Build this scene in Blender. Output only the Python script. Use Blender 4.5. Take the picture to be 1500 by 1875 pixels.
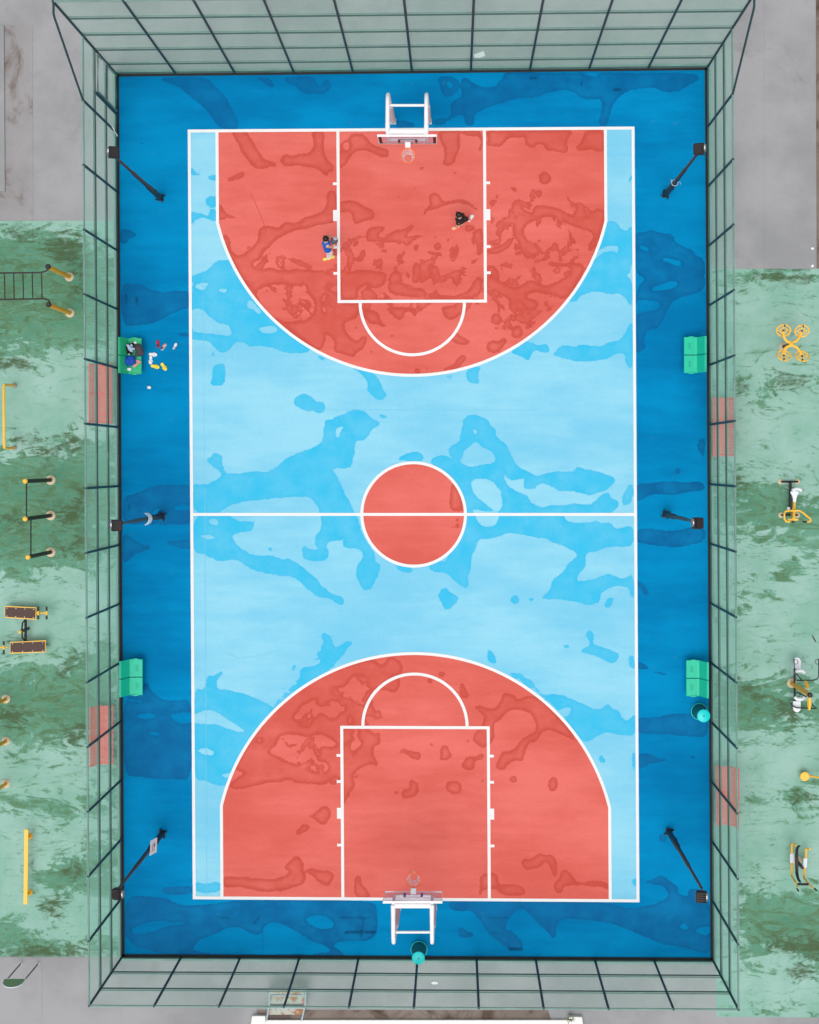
import bpy, math, random
import numpy as np
from mathutils import Vector, Matrix, Euler, Quaternion

for o in list(bpy.data.objects):
    bpy.data.objects.remove(o, do_unlink=True)
SC = bpy.context.scene
COL = SC.collection
RND = random.Random(7)
R = math.radians

# ------------------------------------------------------------------ camera, sky, sun, exposure
H = 48.0            # drone height in metres
K = 54.3            # photograph pixels per metre on the court
NX, NY = 833.0, 848.0   # photograph pixel straight below the drone
cam = bpy.data.cameras.new('camera')
cam.sensor_fit = 'HORIZONTAL'
cam.sensor_width = 36.0
cam.lens = 36.0 * H * K / 1500.0
cam.shift_x = (750.0 - NX) / 1500.0
cam.shift_y = (NY - 937.5) / 1500.0
cam.clip_end = 2000.0
camo = bpy.data.objects.new('camera', cam)
camo.location = (0, 0, H)
COL.objects.link(camo)
SC.camera = camo

W = bpy.data.worlds.new('World')
SC.world = W
W.use_nodes = True
nt = W.node_tree
for n in list(nt.nodes):
    nt.nodes.remove(n)
out = nt.nodes.new('ShaderNodeOutputWorld')
bg = nt.nodes.new('ShaderNodeBackground')
sky = nt.nodes.new('ShaderNodeTexSky')
sky.sky_type = 'NISHITA'
sky.sun_disc = False
SUN_EL, SUN_AZ = 72.0, 195.0      # azimuth measured clockwise from +Y
sky.sun_elevation = R(SUN_EL)
sky.sun_rotation = R(SUN_AZ)
sky.air_density = 1.0
sky.dust_density = 6.0
sky.ozone_density = 1.0
hs = nt.nodes.new('ShaderNodeHueSaturation')   # thin overcast: the blue is mostly washed out
hs.inputs['Saturation'].default_value = 0.18
nt.links.new(sky.outputs[0], hs.inputs['Color'])
nt.links.new(hs.outputs[0], bg.inputs['Color'])
bg.inputs['Strength'].default_value = 0.13
nt.links.new(bg.outputs[0], out.inputs['Surface'])

sl = bpy.data.lights.new('sun', 'SUN')
sl.energy = 0.9
sl.angle = R(52)
sl.color = (1.0, 0.97, 0.93)
so = bpy.data.objects.new('sun', sl)
d = Vector((math.sin(R(SUN_AZ)) * math.cos(R(SUN_EL)), math.cos(R(SUN_AZ)) * math.cos(R(SUN_EL)), math.sin(R(SUN_EL))))
so.rotation_euler = d.to_track_quat('Z', 'Y').to_euler()
so.location = d * 60
COL.objects.link(so)
SC.view_settings.view_transform = 'Standard'
SC.view_settings.look = 'None'
SC.view_settings.exposure = -0.04
SC.view_settings.gamma = 1.0
SC.render.engine = 'CYCLES'

# ------------------------------------------------------------------ small helpers
def P(px, py, z=0.0):
    k = (1.0 - z / H) / K
    return Vector(((px - NX) * k, (NY - py) * k, z))

def lin(c):
    c = c / 255.0
    return c / 12.92 if c <= 0.04045 else ((c + 0.055) / 1.055) ** 2.4

def A(r, g, b, k=0.84):
    return (lin(r) * k, lin(g) * k, lin(b) * k, 1.0)

def link(o, parent=None):
    COL.objects.link(o)
    if parent is not None:
        o.parent = parent
    return o

def tag(o, label=None, cat=None, group=None, kind=None):
    if label: o['label'] = label
    if cat: o['category'] = cat
    if group: o['group'] = group
    if kind: o['kind'] = kind
    return o

def thing(name, label, cat, loc, rz=0.0, group=None):
    o = bpy.data.objects.new(name, None)
    o.empty_display_size = 0.2
    o.location = loc
    o.rotation_euler = (0, 0, rz)
    link(o)
    return tag(o, label, cat, group)

class G:
    """collects simple shapes and links them as one mesh object"""
    def __init__(s):
        s.v = []; s.f = []
    def add(s, v, f):
        b = len(s.v)
        s.v += [tuple(p) for p in v]
        s.f += [tuple(i + b for i in q) for q in f]
        return s
    def box(s, c, size, rot=None, bev=0.0):
        x, y, z = size[0] / 2, size[1] / 2, size[2] / 2
        c = Vector(c)
        if bev > 0:
            b = min(bev, x * .9, y * .9, z * .9)
            v = []
            for zz, ins in ((-z, b), (-z + b, 0), (z - b, 0), (z, b)):
                xx, yy = x - ins, y - ins
                v += [(xx, yy - b, zz), (xx - b, yy, zz), (-xx + b, yy, zz), (-xx, yy - b, zz),
                      (-xx, -yy + b, zz), (-xx + b, -yy, zz), (xx - b, -yy, zz), (xx, -yy + b, zz)]
            f = [tuple(range(7, -1, -1)), tuple(range(24, 32))]
            for k in range(3):
                for i in range(8):
                    j = (i + 1) % 8
                    f.append((k * 8 + i, k * 8 + j, k * 8 + 8 + j, k * 8 + 8 + i))
        else:
            v = [(sx * x, sy * y, sz * z) for sz in (-1, 1) for sy in (-1, 1) for sx in (-1, 1)]
            f = [(0, 2, 3, 1), (4, 5, 7, 6), (0, 1, 5, 4), (2, 6, 7, 3), (0, 4, 6, 2), (1, 3, 7, 5)]
        if rot is not None:
            m = rot if isinstance(rot, Matrix) else Euler(rot).to_matrix()
            v = [m @ Vector(p) for p in v]
        return s.add([c + Vector(p) for p in v], f)
    def path(s, pts, r, seg=8, closed=False, caps=True):
        pts = [Vector(p) for p in pts]
        n = len(pts)
        rr = r if isinstance(r, (list, tuple)) else [r] * n
        v = []; up = None
        for i, p in enumerate(pts):
            if closed:
                t = pts[(i + 1) % n] - pts[i - 1]
            else:
                t = pts[min(i + 1, n - 1)] - pts[max(i - 1, 0)]
            t.normalize()
            if up is None:
                up = Vector((0, 0, 1)) if abs(t.z) < .9 else Vector((1, 0, 0))
            a = t.cross(up)
            if a.length < 1e-5: a = t.orthogonal()
            a.normalize(); b = a.cross(t).normalized(); up = b
            for k in range(seg):
                an = 2 * math.pi * k / seg
                v.append(p + (a * math.cos(an) + b * math.sin(an)) * rr[i])
        f = []
        for i in range(n if closed else n - 1):
            j = (i + 1) % n
            for k in range(seg):
                l = (k + 1) % seg
                f.append((i * seg + k, i * seg + l, j * seg + l, j * seg + k))
        if caps and not closed:
            f.append(tuple(range(seg - 1, -1, -1)))
            f.append(tuple((n - 1) * seg + k for k in range(seg)))
        return s.add(v, f)
    def tube(s, p0, p1, r0, r1=None, seg=10, caps=True):
        return s.path([p0, p1], [r0, r0 if r1 is None else r1], seg, False, caps)
    def lathe(s, c, prof, seg=20, rot=None, sx=1.0, sy=1.0):
        c = Vector(c)
        m = None if rot is None else (rot if isinstance(rot, Matrix) else Euler(rot).to_matrix())
        v = []
        for r, z in prof:
            for k in range(seg):
                an = 2 * math.pi * k / seg
                p = Vector((r * math.cos(an) * sx, r * math.sin(an) * sy, z))
                v.append(c + (m @ p if m else p))
        f = []
        for i in range(len(prof) - 1):
            for k in range(seg):
                l = (k + 1) % seg
                f.append((i * seg + k, i * seg + l, (i + 1) * seg + l, (i + 1) * seg + k))
        f.append(tuple(range(seg - 1, -1, -1)))
        f.append(tuple((len(prof) - 1) * seg + k for k in range(seg)))
        return s.add(v, f)
    def ball(s, c, r, seg=14, rot=None, sc=(1, 1, 1)):
        prof = []
        n = max(6, seg // 2)
        for i in range(n + 1):
            a = -math.pi / 2 + math.pi * i / n
            prof.append((max(1e-4, math.cos(a)) * r, math.sin(a) * r * sc[2]))
        return s.lathe(c, prof, seg, rot, sc[0], sc[1])
    def torus(s, c, R_, r, seg=28, sub=8, rot=None, sx=1.0, sy=1.0):
        c = Vector(c)
        m = Matrix.Identity(3) if rot is None else (rot if isinstance(rot, Matrix) else Euler(rot).to_matrix())
        pts = [c + m @ Vector((R_ * sx * math.cos(2 * math.pi * i / seg), R_ * sy * math.sin(2 * math.pi * i / seg), 0)) for i in range(seg)]
        return s.path(pts, r, sub, True)
    def prism(s, poly, z0, z1, m=None):
        n = len(poly)
        v = [Vector((p[0], p[1], z0)) for p in poly] + [Vector((p[0], p[1], z1)) for p in poly]
        if m is not None: v = [m @ p for p in v]
        f = [tuple(range(n - 1, -1, -1)), tuple(range(n, 2 * n))]
        for i in range(n):
            j = (i + 1) % n
            f.append((i, j, n + j, n + i))
        return s.add(v, f)
    def mesh(s, name):
        me = bpy.data.meshes.new(name)
        me.from_pydata(s.v, [], s.f)
        me.update()
        return me
    def build(s, name, mat, parent=None, smooth=True, loc=None):
        me = s.mesh(name)
        me.materials.append(mat)
        if smooth:
            me.polygons.foreach_set('use_smooth', [True] * len(me.polygons))
            try: me.set_sharp_from_angle(angle=R(40))
            except Exception: pass
        o = bpy.data.objects.new(name, me)
        if loc is not None: o.location = loc
        return link(o, parent)

def remesh(name, g, mat, parent, voxel=0.014, it=4):
    """fuse overlapping solids into one continuous skin"""
    me = g.mesh(name)
    o = bpy.data.objects.new(name, me)
    COL.objects.link(o)
    m = o.modifiers.new('r', 'REMESH'); m.mode = 'VOXEL'; m.voxel_size = voxel
    sm = o.modifiers.new('s', 'SMOOTH'); sm.iterations = it; sm.factor = .5
    dg = bpy.context.evaluated_depsgraph_get()
    nm = bpy.data.meshes.new_from_object(o.evaluated_get(dg))
    bpy.data.objects.remove(o, do_unlink=True)
    nm.materials.clear(); nm.materials.append(mat)
    nm.polygons.foreach_set('use_smooth', [True] * len(nm.polygons))
    nm.name = name
    ob = bpy.data.objects.new(name, nm)
    return link(ob, parent)

def cap(g, p0, r0, p1, r1):
    g.tube(p0, p1, r0, r1, 12)
    g.ball(p0, r0, 12); g.ball(p1, r1, 12)

# ------------------------------------------------------------------ materials
def new_mat(name):
    m = bpy.data.materials.new(name); m.use_nodes = True
    n = m.node_tree
    b = n.nodes['Principled BSDF']
    return m, n, b

def mat(name, c, rough=.55, metal=0.0, var=.12, scale=6.0, bump=.0, spec=.4):
    m, n, b = new_mat(name)
    b.inputs['Roughness'].default_value = rough
    b.inputs['Metallic'].default_value = metal
    b.inputs['Specular IOR Level'].default_value = spec
    tc = n.nodes.new('ShaderNodeTexCoord')
    no = n.nodes.new('ShaderNodeTexNoise')
    no.inputs['Scale'].default_value = scale; no.inputs['Detail'].default_value = 5
    n.links.new(tc.outputs['Object'], no.inputs['Vector'])
    mx = n.nodes.new('ShaderNodeMix'); mx.data_type = 'RGBA'
    mx.inputs[6].default_value = tuple(x * (1 - var) for x in c[:3]) + (1,)
    mx.inputs[7].default_value = tuple(min(1, x * (1 + var)) for x in c[:3]) + (1,)
    n.links.new(no.outputs['Fac'], mx.inputs[0])
    n.links.new(mx.outputs[2], b.inputs['Base Color'])
    if bump:
        bp = n.nodes.new('ShaderNodeBump'); bp.inputs['Strength'].default_value = bump; bp.inputs['Distance'].default_value = .01
        n.links.new(no.outputs['Fac'], bp.inputs['Height']); n.links.new(bp.outputs[0], b.inputs['Normal'])
    return m

def nd(n, t, **kw):
    x = n.nodes.new(t)
    for k, v in kw.items(): setattr(x, k, v)
    return x

def math_(n, op, a, b=None, c=None, clamp=False):
    x = nd(n, 'ShaderNodeMath', operation=op); x.use_clamp = clamp
    for i, q in enumerate((a, b, c)):
        if q is None: continue
        if isinstance(q, (int, float)): x.inputs[i].default_value = q
        else: n.links.new(q, x.inputs[i])
    return x.outputs[0]

def mrange(n, v, a, b, c=0.0, e=1.0, smooth=True):
    x = nd(n, 'ShaderNodeMapRange', interpolation_type='SMOOTHSTEP' if smooth else 'LINEAR')
    n.links.new(v, x.inputs['Value'])
    x.inputs['From Min'].default_value = a; x.inputs['From Max'].default_value = b
    x.inputs['To Min'].default_value = c; x.inputs['To Max'].default_value = e
    return x.outputs[0]

def mixc(n, f, a, b, blend='MIX'):
    x = nd(n, 'ShaderNodeMix', data_type='RGBA', blend_type=blend)
    if isinstance(f, (int, float)): x.inputs[0].default_value = f
    else: n.links.new(f, x.inputs[0])
    for i, q in ((6, a), (7, b)):
        if isinstance(q, (tuple, list)): x.inputs[i].default_value = q
        else: n.links.new(q, x.inputs[i])
    return x.outputs[2]

def noise(n, vec, scale, detail=4, rough=.55, dist=0.0):
    x = nd(n, 'ShaderNodeTexNoise')
    x.inputs['Scale'].default_value = scale; x.inputs['Detail'].default_value = detail
    x.inputs['Roughness'].default_value = rough; x.inputs['Distortion'].default_value = dist
    n.links.new(vec, x.inputs['Vector'])
    return x.outputs['Fac']

def mapping(n, vec, sc, rot=(0, 0, 0)):
    x = nd(n, 'ShaderNodeMapping')
    x.inputs['Scale'].default_value = sc; x.inputs['Rotation'].default_value = rot
    n.links.new(vec, x.inputs['Vector'])
    return x.outputs[0]

def court_paint(name, base, pale, stain, dark, fill, rim, rimw, lo=.55):
    """acrylic court paint; 'stain' is the signed distance in metres to the damp patches and one painted player shadow"""
    m, n, b = new_mat(name)
    tc = nd(n, 'ShaderNodeTexCoord'); ob = tc.outputs['Object']
    at = nd(n, 'ShaderNodeAttribute', attribute_name='stain')
    mk = nd(n, 'ShaderNodeAttribute', attribute_name='mark')
    wob = math_(n, 'SUBTRACT', noise(n, ob, 4.0, 4, .6), .5)
    dd = math_(n, 'MULTIPLY_ADD', wob, .06, at.outputs['Fac'])
    dd = math_(n, 'MULTIPLY_ADD', math_(n, 'SUBTRACT', noise(n, ob, 1.7, 3, .5), .5), .07, dd)
    dd = math_(n, 'MULTIPLY_ADD', math_(n, 'SUBTRACT', noise(n, ob, 10.0, 4, .65), .5), .075, dd)
    mo = nd(n, 'ShaderNodeAttribute', attribute_name='mottle')
    mot = math_(n, 'MULTIPLY_ADD', math_(n, 'SUBTRACT', noise(n, ob, 1.5, 5, .55, .4), .535), 1.3, math_(n, 'MULTIPLY', math_(n, 'MINIMUM', mo.outputs['Fac'], 0.0), 1.5))
    dd = math_(n, 'MAXIMUM', dd, mot)
    mask = mrange(n, dd, -.014, .016)
    rimf = math_(n, 'MULTIPLY', mrange(n, dd, .0, rimw, 1.0, 0.0), mask)
    inner = noise(n, ob, 1.3, 5, .6)
    fillf = math_(n, 'MULTIPLY', mask, mrange(n, inner, .3, .7, fill * lo, min(1, fill * 1.2)))
    # broad brush and weather variation of the paint itself
    big = noise(n, mapping(n, ob, (.10, .22, 1)), 1.6, 5, .6)
    streak = noise(n, mapping(n, ob, (.5, 3.0, 1)), 1.0, 5, .65)
    fine = noise(n, ob, 70.0, 3, .7)
    va = math_(n, 'ADD', math_(n, 'MULTIPLY', big, .75), math_(n, 'MULTIPLY', streak, .25))
    col = mixc(n, mrange(n, va, .36, .64), base, pale)
    col = mixc(n, fillf, col, stain)
    col = mixc(n, math_(n, 'MULTIPLY', rimf, rim), col, dark)
    mks = math_(n, 'MULTIPLY_ADD', math_(n, 'SUBTRACT', noise(n, ob, 9.0, 4), .5), .05, mk.outputs['Fac'])
    col = mixc(n, math_(n, 'MULTIPLY', mrange(n, mks, -.03, .03), .72), col, tuple(x * .25 for x in dark[:3]) + (1,))
    # scuffs and grain
    sc = noise(n, mapping(n, ob, (1.0, 1.0, 1), (0, 0, .6)), 2.3, 8, .75)
    col = mixc(n, math_(n, 'MULTIPLY', mrange(n, sc, .60, .78), .05), col, A(235, 235, 235))
    gr = mrange(n, fine, .25, .75, .955, 1.045, False)
    cc = nd(n, 'ShaderNodeCombineColor')
    for i in range(3): n.links.new(gr, cc.inputs[i])
    col = mixc(n, 1.0, col, cc.outputs[0], 'MULTIPLY')
    g2 = mrange(n, noise(n, ob, 16.0, 5, .7), .3, .7, .96, 1.04, False)
    cc2 = nd(n, 'ShaderNodeCombineColor')
    for i in range(3): n.links.new(g2, cc2.inputs[i])
    col = mixc(n, 1.0, col, cc2.outputs[0], 'MULTIPLY')
    n.links.new(col, b.inputs['Base Color'])
    b.inputs['Specular IOR Level'].default_value = .06
    n.links.new(mrange(n, mask, 0, 1, .85, .6), b.inputs['Roughness'])
    bp = nd(n, 'ShaderNodeBump'); bp.inputs['Strength'].default_value = .15; bp.inputs['Distance'].default_value = .004
    n.links.new(fine, bp.inputs['Height']); n.links.new(bp.outputs[0], b.inputs['Normal'])
    return m

def moss_paint(name):
    m, n, b = new_mat(name)
    tc = nd(n, 'ShaderNodeTexCoord'); ob = tc.outputs['Object']
    at = nd(n, 'ShaderNodeAttribute', attribute_name='stain')
    mk = nd(n, 'ShaderNodeAttribute', attribute_name='mark')
    st = noise(n, mapping(n, ob, (.50, .85, 1), (0, 0, .35)), .85, 10, .64, 1.9)
    fi = noise(n, mapping(n, ob, (1.0, 1.5, 1), (0, 0, .3)), 4.0, 9, .72, .9)
    wi = noise(n, mapping(n, ob, (.65, 1.7, 1), (0, 0, .38)), 1.3, 10, .68, 2.2)      # long thin wisps
    v = math_(n, 'SUBTRACT', st, .5)
    v2 = math_(n, 'SUBTRACT', fi, .5)
    v3 = math_(n, 'SUBTRACT', wi, .5)
    dd = math_(n, 'MULTIPLY_ADD', v, 3.4, math_(n, 'MULTIPLY', at.outputs['Fac'], .78))
    dd = math_(n, 'MULTIPLY_ADD', v2, .8, dd)
    dd = math_(n, 'MULTIPLY_ADD', v3, 2.0, dd)
    mid = mrange(n, dd, -.06, .22)
    col = mixc(n, mrange(n, noise(n, ob, .5, 6, .65), .32, .68), A(140, 190, 172), A(166, 206, 194))
    col = mixc(n, math_(n, 'MULTIPLY', mrange(n, wi, .48, .66), .45), col, A(124, 180, 156))
    midc = mixc(n, mrange(n, math_(n, 'ADD', math_(n, 'MULTIPLY', st, .5), math_(n, 'MULTIPLY', wi, .5)), .38, .60), A(80, 140, 110), A(118, 174, 148))
    col = mixc(n, math_(n, 'MULTIPLY', mid, .95), col, midc)
    # darker growth: strongest where the damp bands are, in wisps
    deep = mrange(n, math_(n, 'MULTIPLY_ADD', v3, 2.6, math_(n, 'MULTIPLY_ADD', v2, 1.2, math_(n, 'MULTIPLY', dd, .35))), .0, .55)
    col = mixc(n, math_(n, 'MULTIPLY', deep, .88), col, mixc(n, mrange(n, fi, .4, .6), A(80, 114, 78), A(98, 138, 102)))
    md = math_(n, 'MULTIPLY_ADD', v3, 1.6, mk.outputs['Fac'])
    md = math_(n, 'MULTIPLY_ADD', v2, 1.3, md)
    col = mixc(n, math_(n, 'MULTIPLY', mrange(n, md, -.32, .26), .88), col, A(80, 102, 70))
    fine = noise(n, ob, 30.0, 6, .75)
    gr = mrange(n, fine, .25, .75, .88, 1.12, False)
    cc = nd(n, 'ShaderNodeCombineColor')
    for i in range(3): n.links.new(gr, cc.inputs[i])
    col = mixc(n, 1.0, col, cc.outputs[0], 'MULTIPLY')
    n.links.new(col, b.inputs['Base Color'])
    b.inputs['Roughness'].default_value = .85; b.inputs['Specular IOR Level'].default_value = .2
    bp = nd(n, 'ShaderNodeBump'); bp.inputs['Strength'].default_value = .25; bp.inputs['Distance'].default_value = .006
    n.links.new(fi, bp.inputs['Height']); n.links.new(bp.outputs[0], b.inputs['Normal'])
    return m

def concrete(name, c1, c2, dirt, amount=.5, dscale=.5, lo=.56, hi=.74):
    m, n, b = new_mat(name)
    tc = nd(n, 'ShaderNodeTexCoord'); ob = tc.outputs['Object']
    col = mixc(n, mrange(n, noise(n, ob, .35, 6, .6), .35, .65), c1, c2)
    di = noise(n, mapping(n, ob, (1.0, .8, 1)), dscale, 9, .7, .8)
    col = mixc(n, math_(n, 'MULTIPLY', mrange(n, di, lo, hi), amount), col, dirt)
    fine = noise(n, ob, 30.0, 6, .75)
    gr = mrange(n, fine, .25, .75, .92, 1.08, False)
    cc = nd(n, 'ShaderNodeCombineColor')
    for i in range(3): n.links.new(gr, cc.inputs[i])
    col = mixc(n, 1.0, col, cc.outputs[0], 'MULTIPLY')
    n.links.new(col, b.inputs['Base Color'])
    b.inputs['Roughness'].default_value = .9; b.inputs['Specular IOR Level'].default_value = .2
    bp = nd(n, 'ShaderNodeBump'); bp.inputs['Strength'].default_value = .25; bp.inputs['Distance'].default_value = .004
    n.links.new(fine, bp.inputs['Height']); n.links.new(bp.outputs[0], b.inputs['Normal'])
    return m

M = {}
M['blue'] = court_paint('blue_court_paint', A(0, 124, 183), A(0, 150, 210), A(0, 104, 163), A(0, 94, 152), .80, .35, .12)
M['light'] = court_paint('light_blue_court_paint', A(130, 213, 246), A(160, 228, 251), A(62, 200, 245), A(52, 190, 240), .93, .25, .12, .80)
M['red'] = court_paint('red_court_paint', A(226, 103, 92), A(243, 124, 114), A(211, 83, 69), A(200, 72, 59), .52, .60, .16, .45)
M['moss'] = moss_paint('mossy_green_paint')
M['ground'] = concrete('grey_concrete', A(157, 158, 161), A(175, 175, 178), A(126, 121, 116), .40)
M['slab'] = concrete('rust_stained_concrete', A(158, 156, 158), A(172, 170, 172), A(104, 82, 62), .85, .42, .54, .70)
M['white'] = mat('white_line_paint', A(255, 255, 255, .81), .75, 0, .06, 1.6, 0, .2)
M['seam_light'] = mat('seam_in_light_blue', A(124, 208, 243), .8, 0, .05, 2.0, 0, .1)
M['seam_red'] = mat('crack_in_red', A(208, 88, 75), .8, 0, .08, 2.0, 0, .1)
M['seam_blue'] = mat('seam_in_blue', A(0, 114, 173), .8, 0, .08, 2.0, 0, .1)
M['steel'] = mat('dark_green_steel', A(34, 68, 70, 1.0), .5, 0, .25, 3.0)
M['steel_pale'] = mat('weathered_green_steel', A(116, 150, 142, 1.0), .55, 0, .5, 1.2)
M['wire'] = mat('pale_green_wire', A(160, 224, 206, 1.0), .6, 0, .1, 2.0)
M['rail'] = mat('green_grey_rail', A(62, 100, 96, 1.0), .55, 0, .45, 1.5)
M['kerb'] = mat('dark_base_channel', A(40, 44, 44, .9), .8, 0, .35, 2.0)
M['black'] = mat('black_painted_metal', A(36, 36, 40, 1.0), .45, 0, .2, 5.0)
M['dark'] = mat('dark_brown_metal', A(48, 40, 42, 1.0), .5, 0, .25, 5.0)
M['hoopwhite'] = mat('white_painted_steel', A(250, 251, 253, .92), .4, 0, .05, 3.0)
M['pad'] = mat('scuffed_white_padding', A(222, 222, 226, .8), .6, 0, .22, 14.0)
M['orange'] = mat('orange_rim_paint', A(255, 112, 50, 1.0), .4, 0, .06)
M['net'] = mat('white_net_cord', A(244, 230, 232, .95), .8, 0, .05)
M['maroon'] = mat('dark_board_tape', A(70, 22, 26, .9), .5, 0, .1)
M['bluetape'] = mat('blue_board_tape', A(60, 100, 190, .9), .5, 0, .1)
M['seat'] = mat('green_plastic_seat', A(30, 206, 168, .92), .38, 0, .08, 4.0)
M['seat2'] = mat('green_plastic_seat_older', A(40, 190, 132, .92), .42, 0, .10, 4.0)
M['teal'] = mat('turquoise_plastic', A(0, 222, 224, .98), .35, 0, .06)
M['tealdark'] = mat('dark_teal_metal', A(16, 120, 122, .8), .5, 0, .15, 10.0)
M['redm'] = mat('red_painted_slats', A(252, 66, 64, 1.0), .5, 0, .14, 4.0)
M['yellow'] = mat('yellow_painted_steel', A(255, 194, 66, 1.0), .4, 0, .08, 4.0)
M['ochre'] = mat('faded_yellow_steel', A(255, 178, 42, 1.0), .45, 0, .12, 4.0)
M['beige'] = mat('beige_base_cover', A(222, 204, 172, .86), .6, 0, .1, 8.0)
M['board'] = mat('brown_padded_board', A(84, 62, 56, .9), .65, 0, .25, 9.0, .2)
M['greywhite'] = mat('pale_grey_plastic', A(236, 240, 248, .92), .4, 0, .05)
M['rust'] = concrete('rusted_plate', A(190, 196, 186), A(206, 208, 196), A(176, 120, 74), .95, 3.0, .46, .60)
M['paleblue'] = mat('pale_blue_paint', A(176, 196, 204, .85), .6, 0, .2, 9.0)
M['dirt'] = concrete('brown_dirt_strip', A(132, 120, 112), A(146, 134, 126), A(84, 66, 54), .9, .9, .46, .66)
M['gravelgrey'] = concrete('brown_gravel_pit', A(100, 86, 84), A(112, 98, 94), A(84, 72, 70), .4, 3.0)
M['parapet'] = mat('white_parapet_paint', A(246, 244, 242, .92), .7, 0, .06, 2.0)
M['signgreen'] = mat('dull_green_sign_back', A(122, 152, 116, 1.0), .5, 0, .1)
M['paper'] = mat('white_paper', A(246, 248, 250, .92), .7, 0, .05)
M['ink'] = mat('dark_print', A(60, 66, 80, .9), .7, 0, .1)
M['skin'] = mat('skin', A(232, 178, 148, .86), .55, 0, .06)
M['hair'] = mat('black_hair', A(30, 24, 24, 1.0), .5, 0, .3, 30.0)
M['jersey'] = mat('blue_jersey_cloth', A(20, 104, 200, .86), .8, 0, .12, 8.0)
M['whitecloth'] = mat('white_cloth', A(248, 248, 250, .92), .8, 0, .06)
M['blackcloth'] = mat('black_cloth', A(26, 24, 30, 1.0), .8, 0, .3, 8.0)
M['yellowshoe'] = mat('lime_yellow_shoe', A(240, 232, 110, .88), .6, 0, .06)
M['peach'] = mat('peach_shoe', A(255, 190, 150, .88), .6, 0, .06)
M['redshoe'] = mat('red_shoe', A(214, 52, 66, .88), .6, 0, .08)
M['slipper'] = mat('yellow_slipper', A(255, 228, 60, .9), .55, 0, .06)
M['bagblue'] = mat('bright_blue_bag_cloth', A(10, 80, 190, .9), .7, 0, .15, 6.0, .2)
M['baggrey'] = mat('charcoal_bag_cloth', A(74, 68, 74, .9), .75, 0, .2, 8.0, .2)
M['towelblue'] = mat('pale_blue_towel', A(190, 214, 240, .86), .9, 0, .08, 9.0)
M['towelpink'] = mat('pink_orange_cloth', A(240, 176, 168, .86), .9, 0, .2, 9.0)
M['ballm'] = mat('grey_basketball_leather', A(96, 92, 104, .9), .6, 0, .2, 14.0)
M['ballm2'] = mat('pale_basketball_panel', A(196, 178, 186, .86), .6, 0, .1, 14.0)
M['lampglass'] = mat('dark_lamp_glass', A(52, 30, 30, 1.0), .15, 0, .1)
def glass_mat():
    m, n, b = new_mat('clear_backboard_panel')
    n.nodes.remove(b)
    tr = nd(n, 'ShaderNodeBsdfTransparent'); tr.inputs[0].default_value = (.95, .94, .97, 1)
    gl = nd(n, 'ShaderNodeBsdfGlossy'); gl.inputs['Roughness'].default_value = .05
    df = nd(n, 'ShaderNodeBsdfDiffuse'); df.inputs[0].default_value = (.75, .72, .80, 1)
    m1 = nd(n, 'ShaderNodeMixShader'); m1.inputs[0].default_value = .16
    n.links.new(tr.outputs[0], m1.inputs[1]); n.links.new(df.outputs[0], m1.inputs[2])
    m2 = nd(n, 'ShaderNodeMixShader'); m2.inputs[0].default_value = .04
    n.links.new(m1.outputs[0], m2.inputs[1]); n.links.new(gl.outputs[0], m2.inputs[2])
    n.links.new(m2.outputs[0], n.nodes['Material Output'].inputs['Surface'])
    return m
M['glass'] = glass_mat()

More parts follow.
